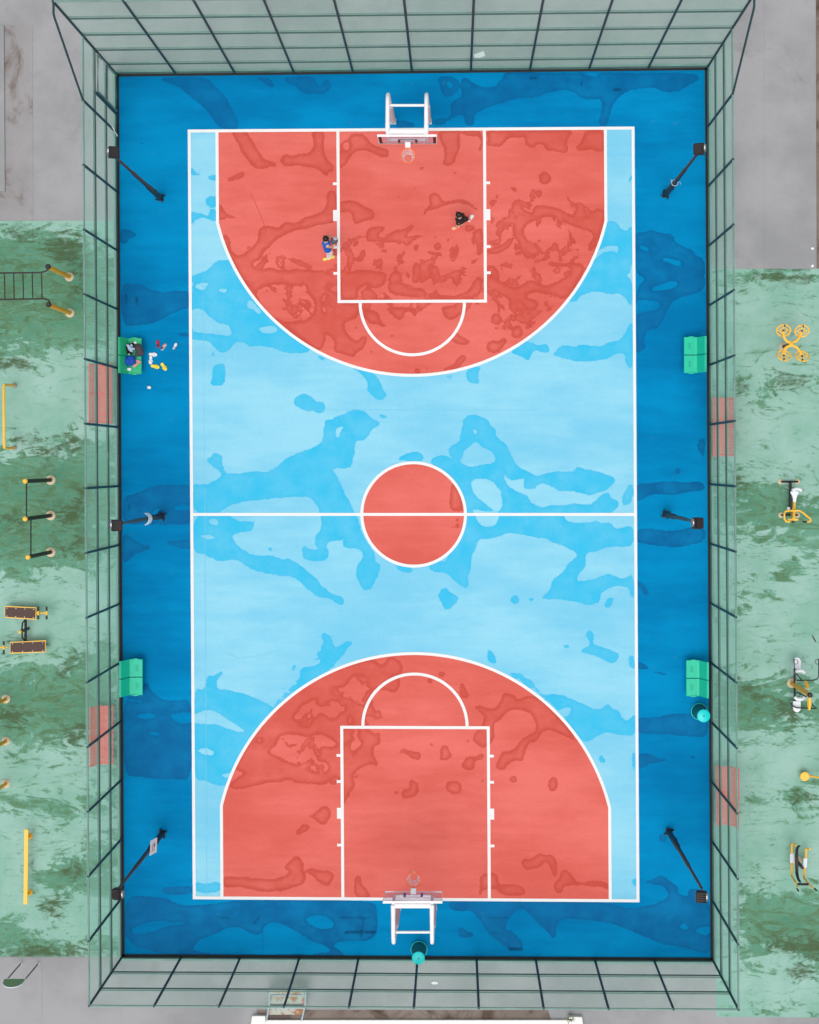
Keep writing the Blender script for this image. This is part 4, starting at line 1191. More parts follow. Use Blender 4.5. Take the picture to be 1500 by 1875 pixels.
# ------------------------------------------------------------------ floodlights
def flood(label, base, head, zt=6.35):
    t = thing('floodlight', label, 'floodlight', P(*base), 0, 'floodlight poles around the court')
    o = t.location
    g = G(); g.box((0, 0, .012), (.22, .22, .024))
    for k in range(4):
        g.box(Euler((0, 0, k * math.pi / 2 + .4)).to_matrix() @ Vector((.13, 0, .07)), (.11, .016, .12), (0, 0, k * math.pi / 2 + .4))
    g.build('base_plate', M['black'], t, False)
    for k in range(4):
        g = G(); g.lathe(Euler((0, 0, k * math.pi / 2)).to_matrix() @ Vector((.09, .09, .02)), [(.02, 0), (.02, .04), (.008, .045), (.008, .07)], 6)
        g.build('anchor_bolt', M['black'], t, False)
    g = G(); g.lathe((0, 0, 0), [(.095, .03), (.092, 1.9), (.065, 2.0), (.062, 4.1), (.046, 4.18), (.042, zt)], 12); g.build('pole', M['black'], t)
    g = G(); g.box((.09, 0, 1.1), (.03, .11, .28), bev=.005); g.build('access_cover', M['dark'], t, False)
    hc = PL(head[0], head[1], zt + .02, o)
    side = 1 if hc.x > 0 else -1
    aim = Vector((-side * 1.0, 0, -.75)).normalized()
    g = G(); g.path([(0, 0, zt - .06), (0, 0, zt + .03), (hc.x * .6, hc.y * .6, zt + .06), (hc.x, hc.y, zt - .06)], .03, 8); g.build('bracket_arm', M['black'], t)
    rot = Euler((0, side * -.35, 0)).to_matrix()
    g = G(); g.box(hc, (.30, .34, .16), rot, .02)
    for k in range(5):
        g.box(hc + rot @ Vector((side * .02, -.14 + .07 * k, .10)), (.24, .012, .05), rot)
    body = g.build('lamp_housing', M['black'], t, False)
    g = G(); g.box(hc + rot @ Vector((-side * .155, 0, .02)), (.02, .30, .13), rot); g.build('lamp_glass', M['lampglass'], body, False)
    g = G(); g.box(hc + rot @ Vector((-side * .03, 0, .092)), (.2, .26, .012), rot); g.build('lamp_lid', M['dark'], body, False)
    g = G(); g.box(hc + rot @ Vector((side * .17, .02, .03)), (.06, .22, .10), rot, .01); g.build('control_gear_box', mat('grey_gear_box', A(120, 122, 128, .9), .45), body, False)
    g = G(); g.box(hc + rot @ Vector((side * .17, .02, .085)), (.03, .09, .01), rot); g.build('gear_label', M['paper'], body, False)
    return t
flood('black floodlight on a pole near the top left court corner', (294, 362), (208, 279))
pR = flood('black floodlight pole with a wire tie, near the top right court corner', (1219, 356), (1281, 273))
mL = flood('black floodlight left of the halfway line, its pole wrapped by a curled white sign', (296, 945), (213.5, 962))
flood('black floodlight on a pole right of the halfway line', (1219, 942), (1277, 958))
bL = flood('black floodlight near the bottom left corner, its pole carrying a flat white sign', (297, 1526), (217, 1637))
flood('black floodlight on a pole near the bottom right court corner', (1225, 1523), (1285, 1642))
g = G(); g.torus((0, 0, 2.0), .10, .008, 14, 5); g.path([(.1, 0, 2.0), (.16, .03, 2.03), (.2, -.04, 1.96)], .006, 4); g.path([(-.1, .02, 2.0), (-.13, .1, 2.05)], .006, 4)
g.build('wire_tie', M['greywhite'], pR)
# curled sign on the middle left pole
g = G(); cx = PL(264, 950, 2.15, mL.location); n = 14; v = []
for i in range(n + 1):
    a = -1.15 + 2.3 * i / n
    for r_ in (.20, .212):
        for z in (1.95, 2.45):
            v.append((cx.x + r_ * 1.15 * math.cos(a) - .02, cx.y + r_ * math.sin(a), z))
f = []
for i in range(n):
    b = i * 4; c = b + 4
    f += [(b, b + 1, c + 1, c), (b + 2, c + 2, c + 3, b + 3), (b + 1, b + 3, c + 3, c + 1), (b, c, c + 2, b + 2)]
g.add(v, f + [(0, 2, 3, 1), (n * 4, n * 4 + 1, n * 4 + 3, n * 4 + 2)])
o = g.build('curled_sign', M['paper'], None, True, mL.location); tag(o, 'white sign sheet curled around the pole left of the halfway line', 'sign')
# flat sign on the bottom left pole
st_ = thing('sign_board', 'flat white sign with a faint printed oval, on the bottom left floodlight pole', 'sign', P(297, 1526) + Vector((.12, 0, 0)), R(-3))
b0 = P(281, 1550, 2.0) - st_.location
g = G(); g.box((b0.x, b0.y, 2.0), (.012, .48, .46), (0, R(-14), 0)); g.build('board', M['paper'], st_, False)
for dz, rr in ((.10, .07), (-.02, .03)):
    g = G(); g.torus((b0.x + .02, b0.y + .04 - dz * .6, 2.0 + dz), rr, .007, 16, 5, (0, R(76), 0), 1.0, 1.5); g.build('print', M['ink'], st_)

# ------------------------------------------------------------------ green double seats
def seat(label, px, py, face, m, group=True):
    # face: +1 sits looking to +x
    t = thing('double_seat', label, 'seat', Vector((P(px, py, .42).x, P(px, py, .42).y, .010)), 0 if face > 0 else math.pi, 'green double seats by the fence')
    for s in (-1, 1):
        yc = s * .305
        g = G()
        w = .29
        # seat pan and leaning back as one folded shell (section in x,z swept along y)
        prof = [(.235, .36), (.245, .40), (.225, .425), (.10, .415), (-.12, .40), (-.19, .42), (-.225, .50), (-.36, .86), (-.39, .885), (-.43, .885), (-.42, .85), (-.27, .42), (-.20, .35), (.20, .35)]
        n = len(prof)
        v = [(x, yc - w, z) for x, z in prof] + [(x, yc + w, z) for x, z in prof]
        f = [tuple(range(n)), tuple(range(2 * n - 1, n - 1, -1))] + [(i, n + i, n + (i + 1) % n, (i + 1) % n) for i in range(n)]
        g.add(v, f)
        sh = g.build('seat_shell', m, t, False)
        g = G()
        g.box((.06, yc, .4175), (.012, .20, .006))
        for q in range(10):
            g.box((.06 + (-1) ** q * (.03 + .02 * (q % 3)), yc - .1 + .022 * q, .417), (.02, .012, .006))
        g.build('drain_slots', M['tealdark'], sh, False)
        g = G(); g.lathe((.0, yc + s * .292, .40), [(.11, -.03), (.12, .02), (.09, .035)], 16, None, 1.0, .28); g.build('side_lug', m, sh)
    g = G(); g.box((-.05, 0, .34), (.10, 1.1, .05)); g.build('cross_beam', M['black'], t, False)
    for y in (-.4, .4):
        g = G(); g.box((-.05, y, .17), (.06, .06, .34)); g.box((-.05, y, .01), (.30, .10, .02)); g.build('leg', M['black'], t, False)
    return t
seat('green plastic double seat by the left fence, covered with bags and clothes', 246, 652, 1, M['seat2'])
seat('empty green plastic double seat by the right fence, level with the upper three-point arc', 1266, 650, -1, M['seat'])
seat('empty green plastic double seat by the left fence, level with the lower three-point arc', 248, 1240, 1, M['seat'])
seat('empty green plastic double seat by the right fence, just above the turquoise bin', 1270, 1242, -1, M['seat'])

# ------------------------------------------------------------------ turquoise bins
def bin_(label, px, py):
    t = thing('litter_bin', label, 'bin', P(px, py) + Vector((0, 0, .01)), 0, 'turquoise bins on the court')
    g = G(); g.lathe((0, 0, 0), [(.27, 0), (.28, .02), (.28, .07), (.25, .08), (.24, .02)], 28); g.build('base_ring', M['tealdark'], t)
    g = G(); g.torus((0, 0, .08), .272, .013, 28, 6); g.build('base_trim', M['teal'], t)
    g = G(); g.lathe((0, 0, 0), [(.235, .05), (.20, .70), (.17, .72), (.15, .60)], 28); g.build('body', M['tealdark'], t)
    for k in range(3):
        a = 2 * math.pi * k / 3
        g = G(); g.box((.17 * math.cos(a), .17 * math.sin(a), .80), (.02, .02, .20)); g.build('lid_post', M['black'], t, False)
    g = G(); g.lathe((0, 0, .88), [(.205, 0), (.215, .02), (.212, .045), (.16, .065), (.03, .075)], 32); lid = g.build('lid', M['teal'], t)
    g = G(); g.lathe((0, 0, .95), [(.022, 0), (.022, .02), (.012, .03)], 10); g.build('knob', M['black'], lid)
    return t
bin_('round turquoise litter bin by the right fence, below the green seat', 1280, 1302)
bin_('round turquoise litter bin behind the bottom basketball hoop', 767.5, 1737)

# ------------------------------------------------------------------ red slatted benches outside the fence
def red_bench(label, px, py, face):
    c = P(px, py, .42)
    t = thing('slatted_bench', label, 'bench', Vector((c.x, c.y, .005)), 0 if face > 0 else math.pi, 'red slatted benches outside the fence')
    Lb = 2.0
    for nm, x0, z0, x1, z1 in (('seat', .22, .43, -.14, .41), ('backrest', -.20, .46, -.36, .84)):
        d_ = Vector((x1 - x0, 0, z1 - z0)); ln = d_.length
        ang = math.atan2(d_.z, d_.x)
        g = G(); n = 36
        for k in range(n):
            y = -Lb / 2 + .05 + (Lb - .10) * k / (n - 1)
            g.box(((x0 + x1) / 2, y, (z0 + z1) / 2), (ln, .036, .012), (0, -ang, 0))
        p_ = g.build(nm + '_slats', M['redm'], t, False)
        p_['kind'] = 'stuff'
        for xx, zz in ((x0, z0), ((x0 + x1) / 2, (z0 + z1) / 2 - .012), (x1, z1)):
            g = G(); g.tube((xx, -Lb / 2, zz), (xx, Lb / 2, zz), .020, .020, 8); g.build(nm + '_rail', M['redm'], t)
    g = G(); g.tube((.28, -Lb / 2, .40), (.28, Lb / 2, .40), .020); g.build('front_rail', M['redm'], t)
    for y in (-Lb / 2 + .06, 0, Lb / 2 - .06):
        g = G(); g.path([(.22, y, 0), (.24, y, .36), (-.14, y, .38), (-.38, y, .82)], .022, 8); g.path([(-.14, y, .38), (-.22, y, 0)], .022, 8)
        lg = g.build('leg_frame', M['redm'], t)
    return t
red_bench('red slatted bench behind the upper part of the left fence', 189, 721, 1)
red_bench('red slatted bench behind the lower part of the left fence', 191, 1346, 1)
red_bench('red slatted bench behind the upper part of the right fence', 1322, 782, -1)
red_bench('red slatted bench behind the lower part of the right fence', 1328, 1457, -1)

# ------------------------------------------------------------------ outdoor gym equipment
def gym(name, label, cat, px, py, group=None):
    t = thing(name, label, cat, P(px, py) + Vector((0, 0, .004)), 0, group)
    o = t.location.copy()
    return t, (lambda x, y, z: P(x, y, z) - Vector((o.x, o.y, 0)))
def foot(q, parent, r=.15, name='base_cover', m=None):
    g = G(); g.lathe((q.x, q.y, 0), [(r, 0), (r * 1.02, .012), (r * .85, .03), (r * .5, .05)], 20)
    return g.build(name, m or M['beige'], parent)
def post(q, z, r, parent, m, capm=None, name='post', lift=0):
    g = G(); g.lathe((q.x, q.y, 0), [(r, .0), (r, z)], 14); p = g.build(name, m, parent)
    if capm:
        g = G(); g.lathe((q.x, q.y, z), [(r * 1.12, -.03), (r * 1.14, .03), (r * .7, .06)], 14); g.build('post_cap', capm, p)
    return p
def pathpart(name, pts, r, m, parent, seg=8):
    g = G(); g.path(pts, r, seg); return g.build(name, m, parent)

# monkey-bar ladder at the left edge
t, Q = gym('monkey_bars', 'overhead ladder of dark bars on yellow posts, at the left edge', 'monkey bars', 40, 540)
for px, py in ((127, 507), (128, 573), (-120, 507), (-120, 575)):
    q = Q(px, py, 0); foot(q, t); post(q, 2.5, .075, t, M['ochre'], M['black'])
zt = 2.38
def arc_end(x0, y0, x1, y1, n=6):
    return [Q(x0 + (x1 - x0) * math.sin(i / n * math.pi / 2), y0 + (y1 - y0) * (1 - math.cos(i / n * math.pi / 2)), zt) for i in range(n + 1)]
pathpart('ladder_rail', [Q(-160, 502, zt)] + arc_end(68, 499, 88, 492), .026, M['dark'], t)
pathpart('ladder_rail', [Q(-160, 551, zt)] + arc_end(80, 547, 91, 554), .026, M['dark'], t)
for k in range(14):
    x = 76 - 17.0 * k
    pathpart('rung', [Q(x, 500.5 + (76 - x) * .012, zt), Q(x + 1.2, 547.5 + (76 - x) * .015, zt)], .019, M['dark'], t)

# leg-stretch rail
t, Q = gym('stretching_rail', 'long yellow inverted-U rail standing at the left edge', 'exercise rail', 20, 763)
pathpart('rail', [Q(27, 706, 0), Q(11, 704.5, .95), Q(8, 705.5, 1.05), Q(7, 709, 1.08), Q(7.5, 815, 1.08), Q(8.5, 819.5, 1.05), Q(12, 820.5, .95), Q(27, 820, 0)], .047, M['yellow'], t)
for y in (706, 820): foot(Q(27, y, 0), t, .09, 'base_cover', M['ground'])

# three pull-up posts
t, Q = gym('pull_up_bars', 'three dark posts with yellow caps and two pull-up bars between them', 'pull-up bars', 93, 944)
tops = []
for px, py, z in ((93, 879, 2.85), (93, 944, 2.85), (93, 1011, 2.55)):
    q = Q(px, py, 0); foot(q, t, .16); post(q, z, .068, t, M['dark'], M['yellow'])
q0, q1, q2 = Q(93, 879, 0), Q(93, 944, 0), Q(93, 1011, 0)
pathpart('pull_up_bar', [(q0.x, q0.y, 2.72), (q1.x, q1.y, 2.72)], .022, M['black'], t)
pathpart('pull_up_bar', [(q1.x, q1.y, 2.25), (q2.x, q2.y, 2.25)], .022, M['black'], t)

# twin sit-up benches
t, Q = gym('sit_up_bench', 'pair of brown sit-up boards with yellow frames joined by a dark post', 'sit-up bench', 44, 1155)
def situp(c4, hx, sgn, zb=.42):
    pts = [Q(x, y, zb) for x, y in c4]
    g = G(); g.prism([(p.x, p.y) for p in pts][::-1], zb - .05, zb - .012); fr = g.build('board_frame', M['yellow'], t, False)
    c = sum(pts, Vector()) / 4
    ins = [c + (p - c) * .93 for p in pts]
    ins = [Vector((c.x + (p.x - c.x) * .965, c.y + (p.y - c.y) * .84, 0)) for p in pts]
    g = G(); g.prism([(p.x, p.y) for p in ins][::-1], zb - .02, zb); bd = g.build('board', M['board'], t, False)
    for k in range(4):
        for e in (.1, .9):
            u = .06 + .88 * k / 3
            p = (ins[0] * (1 - u) + ins[1] * u) * (1 - e) + (ins[3] * (1 - u) + ins[2] * u) * e
            g = G(); g.lathe((p.x, p.y, zb), [(.016, 0), (.014, .006), (.004, .008)], 8); g.build('screw', M['greywhite'], bd)
    # foot rollers
    e = Q(hx, (c4[0][1] + c4[2][1]) / 2, zb)
    for dx, yw, col in ((sgn * .02, .17, 'yellow'), (sgn * .30, .17, 'yellow')):
        g = G(); g.tube((e.x + dx, e.y - .07, zb + .06), (e.x + dx, e.y + .07, zb + .06), .036); hub = g.build('roller_hub', M['yellow'], t)
        for s in (-1, 1):
            g = G(); g.tube((e.x + dx, e.y + s * .07, zb + .06), (e.x + dx, e.y + s * .21, zb + .06), .034); g.build('foam_roller', M['black'], hub)
    pathpart('roller_arm', [(e.x - sgn * .08, e.y, zb - .02), (e.x + sgn * .30, e.y, zb + .05)], .024, M['yellow'], t)
    return c
ca = situp([(8.5, 1109.5), (66.5, 1112.5), (65, 1135), (8.5, 1131)], 70, 1)
cb = situp([(18, 1176), (83.5, 1172.5), (83.5, 1194.5), (18, 1197)], 9, -1)
pathpart('connecting_beam', [Q(47, 1134, .30), Q(47, 1174, .30)], .045, M['black'], t)
pathpart('brace_loop', [Q(46, 1135, .34), Q(41, 1141, .5), Q(40, 1155, .62), Q(41, 1168, .5), Q(46, 1174, .34)], .026, M['black'], t)
q = Q(52, 1151, 0); post(q, .9, .05, t, M['black'], M['yellow'])
for x, y in ((20, 1120), (55, 1122), (30, 1185), (72, 1183)):
    p = Q(x, y, 0); g = G(); g.box((p.x, p.y, .19), (.05, .05, .38)); g.build('leg', M['black'], t, False)

# low yellow posts at the very left edge
t, Q = gym('push_up_bars', 'three yellow posts with pale round bases, cut off by the left edge', 'exercise bars', 5, 1357)
for y in (1280, 1357, 1435):
    q = Q(11, y, 0); foot(q, t, .145); post(q, 1.6, .062, t, M['ochre'], M['yellow'])
pathpart('cross_bar', [Q(11, 1357, 0) + Vector((0, 0, .9)), Q(11, 1435, 0) + Vector((0, 0, .9))], .02, M['ochre'], t)
pathpart('cross_bar', [Q(11, 1280, 0) + Vector((0, 0, 1.4)), Q(11, 1357, 0) + Vector((0, 0, 1.4))], .02, M['ochre'], t)

# balance beam
t, Q = gym('balance_beam', 'straight yellow balance beam on two short feet, at lower left', 'balance beam', 53, 1583)
g = G(); a, b = Q(48.2, 1519, .5), Q(46.6, 1656, .5)
dirv = (b - a).normalized(); pv = Vector((-dirv.y, dirv.x, 0)) * .065
g.prism([((a + pv).x, (a + pv).y), ((a - pv).x, (a - pv).y), ((b - pv).x, (b - pv).y), ((b + pv).x, (b + pv).y)][::-1], .44, .50); g.build('beam', M['yellow'], t, False)
for y in (1531, 1634):
    q = Q(54.5, y, 0); foot(q, t, .10, 'base_cover', M['ochre']); pathpart('leg', [(q.x, q.y, 0), (q.x - .02, q.y, .44)], .04, M['ochre'], t)

# arch-topped sign on two posts, lower left
t, Q = gym('notice_sign', 'arched green sign board on two grey poles, on the concrete at lower left', 'sign', 54, 1764)
for x in (38.5, 70.5):
    q = Q(x, 1764, 0); foot(q, t, .05, 'base_cover', M['greywhite']); post(q, 1.55, .026, t, mat('dull_grey_pole', A(128, 130, 128, .9), .4, .3))
q0, q1 = Q(38.5, 1764, 0), Q(70.5, 1764, 0)
def arch(w, h, n=14):
    return [(w / 2 * math.cos(math.pi * i / n), h * math.sin(math.pi * i / n)) for i in range(n + 1)]
cxm = (q0 + q1) / 2
mm = Matrix.Translation((cxm.x - .03, cxm.y + .02, 1.5)) @ Matrix.Rotation(R(104), 4, 'X')
g = G(); pl = [(-.34, 0), (.34, 0)] + [(.34 * math.cos(math.pi * i / 14), .14 + .34 * math.sin(math.pi * i / 14)) for i in range(15)]
g.prism(pl, -.012, .012, mm); bd = g.build('board', M['signgreen'], t, False)
g = G(); g.path([mm @ Vector((p[0], p[1], 0)) for p in pl[1:]] , .018, 6); g.build('rim', M['greywhite'], bd)
g = G(); g.path([mm @ Vector((-.34, 0, 0)), mm @ Vector((.34, 0, 0))], .022, 6); g.build('bottom_bar', M['greywhite'], bd)

# tai-chi spinner
t, Q = gym('tai_chi_spinner', 'yellow arm exerciser with four round hand wheels, at upper right', 'arm exerciser', 1436, 635)
q = Q(1435, 635, 0); foot(q, t, .155); post(q, 1.02, .055, t, M['dark'])
ct = Q(1449, 630, 1.06)
g = G(); g.ball(ct, .085, 14); g.build('hub', M['yellow'], t)
for wx, wy, ex, ey, tilt in ((1435, 605, 1433, 613, 1), (1468.5, 606, 1466, 614, 1), (1435.5, 651, 1434.5, 643, -1), (1469, 652, 1466, 644, -1)):
    s = 1 if wy < 630 else -1
    sx = -1 if wx < 1449 else 1
    wz = 1.12
    c = Q(wx, wy, wz)
    e = Q(ex, ey, wz - .05)
    m1 = Q(1449 + sx * 9, 630 - s * 6, 1.05)
    # bowed arm
    pts = []
    p0, p1, p2 = ct + Vector((0, s * .05, 0)), Q(1449 + sx * 15, 630 - s * 4, 1.05), c - Vector((0, 0, .05))
    for i in range(11):
        u = i / 10; pts.append(p0 * (1 - u) ** 2 + p1 * 2 * u * (1 - u) + p2 * u * u)
    pathpart('arm', pts, .045, M['yellow'], t)
    rot = Euler((s * R(40), 0, R(-8))).to_matrix()
    g = G(); g.torus(c, .225, .026, 30, 8, rot); wh = g.build('hand_wheel', M['yellow'], t)
    g = G(); g.torus(c, .115, .018, 22, 6, rot); g.build('inner_ring', M['yellow'], wh)
    for k in range(4):
        a = k * math.pi / 2 + .2
        g = G(); g.path([c + rot @ Vector((math.cos(a) * .04, math.sin(a) * .04, 0)), c + rot @ Vector((math.cos(a) * .225, math.sin(a) * .225, 0))], .014, 6); g.build('spoke', M['yellow'], wh)
    g = G(); g.ball(c, .035, 10); g.build('wheel_hub', M['dark'], wh)
    g = G(); g.tube(c + rot @ Vector((-.02, s * .225, 0)), c + rot @ Vector((-.02, s * .225, .09)), .022); g.build('handle', M['black'], wh)

# exercise bike
t, Q = gym('exercise_bike', 'outdoor exercise bike with white saddle and yellow handlebar, at right', 'exercise bike', 1446, 912)
for x, y in ((1429.5, 882), (1460, 882), (1430, 943), (1460, 943)): foot(Q(x, y, 0), t, .095)
for y in (882, 943.3): pathpart('foot_bar', [Q(1430.5, y, .07), Q(1461.5, y, .07)], .032, M['black'], t)
g = G(); a, b = Q(1447.5, 884, .12), Q(1447.5, 938, .12); g.box((a + b) / 2, (.085, abs(a.y - b.y), .10), None, .01); g.build('spine', M['dark'], t, False)
pathpart('seat_post', [Q(1449, 905, .15), Q(1452, 912, .80)], .034, M['black'], t)
sd = Q(1455, 909, .84)
out_ = [(0, -.19), (.045, -.18), (.05, -.08), (.09, .05), (.13, .11), (.12, .17), (0, .185), (-.12, .17), (-.13, .11), (-.09, .05), (-.05, -.08), (-.045, -.18)]
g = G(); g.prism([(sd.x + x, sd.y + y) for x, y in out_][::-1], .80, .88); g.build('saddle', M['greywhite'], t, False)
bp0 = Q(1459.5, 897, 1.0)
g = G(); g.path([bp0 + Vector((-.16, -.03, 0)), bp0 + Vector((-.05, .03, 0)), bp0 + Vector((.07, .03, 0)), bp0 + Vector((.16, -.03, 0))], .055, 10); g.build('back_pad', M['greywhite'], t)
pathpart('back_pad_stem', [Q(1452, 900, .6), bp0], .022, M['black'], t)
pathpart('stem', [Q(1450, 938, .15), Q(1453, 951, .95)], .045, M['yellow'], t)
pathpart('top_tube', [Q(1455, 919, .70), Q(1454.5, 935, .78), Q(1453.5, 950, .92)], .046, M['yellow'], t)
pathpart('handlebar', [Q(1447, 955.5, 1.06), Q(1440, 955, 1.06), Q(1436.5, 950, 1.06), Q(1436.5, 940, 1.06), Q(1439, 936, 1.05), Q(1447, 935, 1.0), Q(1464, 935, 1.0), Q(1469.5, 938, 1.05), Q(1484, 950, 1.12), Q(1485.5, 953, 1.12), Q(1481, 955.5, 1.1), Q(1478, 955.5, 1.1)], .033, M['yellow'], t)
for a, b in (((1450, 955.5), (1455, 956)), ((1470, 955.5), (1478, 955.5))): pathpart('grip', [Q(a[0], a[1], 1.06), Q(b[0], b[1], 1.06)], .028, M['black'], t)
g = G(); c = Q(1452, 951.5, .9); g.box(c, (.36, .07, .05), None, .01); g.build('console_bar', M['yellow'], t, False)
for s in (-1, 1):
    c = Q(1449 + s * 5, 931, .3); g = G(); g.box(c, (.10, .09, .03), None, .005); g.build('pedal', M['yellow'] if s > 0 else M['greywhite'], t, False)

# double seated press
t, Q = gym('seated_press', 'double seated press machine with white seats and a yellow post, at right edge', 'press machine', 1468, 1250)
q = Q(1450, 1251, 0); foot(q, t, .16); post(q, 2.45, .075, t, M['ochre'], M['dark'])
for y0, y1, yb, s in ((1204, 1224, 1231, 1), (1304, 1284, 1277.5, -1)):
    a, b = Q(1459.5, y0, .48), Q(1459.5, y1, .48)
    n = 10; w = .125
    l0 = a.y - s * w * 1.05
    pl = [(a.x + w * math.cos(math.pi * i / n), l0 + s * w * 1.05 * math.sin(math.pi * i / n)) for i in range(n + 1)] + [(a.x - w, b.y), (a.x + w, b.y)]
    if s > 0: pass
    else: pl = pl[::-1]
    g = G(); g.prism(pl, .44, .49); g.build('seat', M['greywhite'], t, False)
    c = Q(1464.5, yb, .95)
    g = G(); g.path([c + Vector((-.17, -s * .02, 0)), c + Vector((-.08, s * .05, 0)), c + Vector((.08, s * .05, 0)), c + Vector((.17, -s * .02, 0))], [.05, .065, .065, .05], 10); g.build('backrest', M['greywhite'], t)
    pathpart('backrest_stem', [Q(1455, yb - s * 3, .45), c], .022, M['black'], t)
    pathpart('seat_strut', [Q(1455, 1251, .34), Q(1456, y1, .42)], .034, M['dark'], t)
pathpart('base_spine', [Q(1455, 1206, .36), Q(1455, 1280, .36)], .030, M['dark'], t)
for (x0, y0), (x1, y1), z0, z1 in (((1475, 1247), (1480, 1261), 1.5, 1.8), ((1483, 1272), (1482, 1300), 1.5, 1.3)):
    g = G(); a, b = Q(x0, y0, z0), Q(x1, y1, z1); g.path([a, (a + b) / 2, b], [.035, .075, .04], 6); g.build('lever_arm', M['yellow'], t)
pathpart('press_handle', [Q(1499.5, 1206, 1.1), Q(1499.5, 1238, 1.1), Q(1497, 1243, 1.1), Q(1490, 1245.5, 1.1), Q(1458, 1246, 1.1)], .020, M['black'], t)
pathpart('press_handle', [Q(1454, 1206, 1.1), Q(1455, 1230, 1.1), Q(1470, 1247, 1.2)], .020, M['black'], t)
for x in (1457.5, 1497):
    g = G(); g.torus(Q(x, 1212, 1.1), .075, .010, 18, 6); g.build('grip_ring', M['black'], t)
pathpart('leg_bar', [Q(1447.5, 1286, .6), Q(1451, 1292, .6), Q(1459, 1296, .6), Q(1480, 1297, .6), Q(1496, 1297, .6), Q(1489, 1292, .7), Q(1488, 1288, .7)], .022, M['black'], t)
pathpart('link_bar', [Q(1459, 1267, .7), Q(1477, 1276, 1.0)], .022, M['black'], t)

# waist twister disc at the right edge
t, Q = gym('waist_twister', 'round yellow twister plate with a yellow bar, cut off by the right edge', 'waist twister', 1474, 1422)
q = Q(1472.5, 1420.5, 0); 
g = G(); c = Q(1474, 1422, .28); g.lathe((c.x, c.y, .22), [(.15, 0), (.155, .02), (.155, .05), (.145, .06)], 28); g.build('plate', M['yellow'], t)
g = G(); g.tube((c.x, c.y, 0), (c.x, c.y, .22), .05); g.build('pedestal', M['ochre'], t)
pathpart('bar', [(c.x + .1, c.y + .02, .2), Q(1500, 1423.5, .5), Q(1530, 1425, 1.1)], .034, M['yellow'], t)
foot(Q(1536, 1424, 0), t, .15); post(Q(1536, 1424, 0), 1.2, .06, t, M['yellow'])

# air walker
t, Q = gym('air_walker', 'yellow air walker with white foot pads and a black curved frame, at lower right', 'air walker', 1462, 1575)
foot(Q(1460, 1576, 0), t, .16)
pathpart('curved_frame', [Q(1465, 1549, .95), Q(1461.5, 1550, 1.0), Q(1459.5, 1556, .9), Q(1459, 1580, .75), Q(1459.5, 1600, .85), Q(1462, 1610, 1.05), Q(1465.5, 1615, 1.2)], [.03, .04, .052, .055, .052, .045, .035], M['black'], t)
g = G(); c = Q(1459.5, 1577, 0); g.tube((c.x, c.y, 0), (c.x, c.y, .75), .06); g.build('pedestal', M['dark'], t)
pathpart('axle', [Q(1461, 1619, 1.25), Q(1482, 1619.5, 1.25)], .040, M['black'], t)
for xs, xo, sy in (((1450, 1450), 1460, 0), ((1476, 1472), 1482, 9)):
    x0, x1 = xs
    pathpart('swing_leg', [Q(x0 + 7, 1549 + sy * .6, .55), Q(x0 + 5, 1545.5 + sy, .45), Q(x0, 1546 + sy, .42), Q(x0, 1560 + sy, .32), Q((x0 + x1) / 2, 1580 + sy, .28), Q(x1, 1604 + sy * .3, .40), Q(xo - 2, 1617, 1.20)], .038, M['yellow'], t)
    c = Q((x0 + x1) / 2 + .5, 1571.5 + sy * .95, .34)
    g = G(); g.box(c, (.14, .32, .05), (0, 0, R(-4 if sy else 0)), .02); g.build('foot_pad', M['greywhite'], t, False)
    pathpart('handle_bar', [Q(xo - 1, 1619, 1.25), Q(xo + (1 if not sy else 8), 1626 if not sy else 1626, 1.55)], .026, M['yellow'], t)
    pathpart('handle_grip', [Q(xo - .5, 1627, 1.55), Q(xo + 2.5, 1632, 1.65)] if not sy else [Q(1491.5, 1626.5, 1.55), Q(1496, 1631, 1.65)], .026, M['black'], t)

# rusty metal step frame on the concrete behind the bottom fence
t, Q = gym('rusty_steps', 'rusty metal step frame with peeling pale blue rails, behind the bottom fence', 'steps', 527, 1840)
for (y0, y1, z) in ((1812, 1821, .55), (1824.5, 1838, .36), (1847, 1858, .18)):
    pts = [Q(x, y, z) for x, y in ((495, y0), (559, y0), (556, y1), (492, y1))]
    g = G(); g.prism([(p.x, p.y) for p in pts][::-1], z - .03, z); g.build('step_plate', M['rust'], t, False)
    pts = [Q(x, y, z) for x, y in ((494, y0 - 2.5), (560, y0 - 2.5), (560, y0), (494, y0))]
    g = G(); g.prism([(p.x, p.y) for p in pts][::-1], z - .05, z + .015); g.build('step_edge', M['paleblue'], t, False)
for x0, x1 in ((493, 487), (559, 551)):
    pathpart('side_rail', [Q(x0 + 1, 1808, .62), Q(x0, 1840, .36), Q((x0 + x1) / 2, 1858, .16), Q(x1, 1874, .03)], .034, M['paleblue'], t)
g = G(); c = Q(557, 1836, .37); g.box(c, (.05, .22, .012)); g.build('red_tag', M['redshoe'], t, False)
for x, y, z in ((495, 1811, .5), (558, 1811, .5), (493, 1840, .3), (556, 1840, .3)):
    p = Q(x, y, 0); g = G(); g.box((p.x, p.y, z / 2), (.05, .05, z)); g.build('leg', M['paleblue'], t, False)
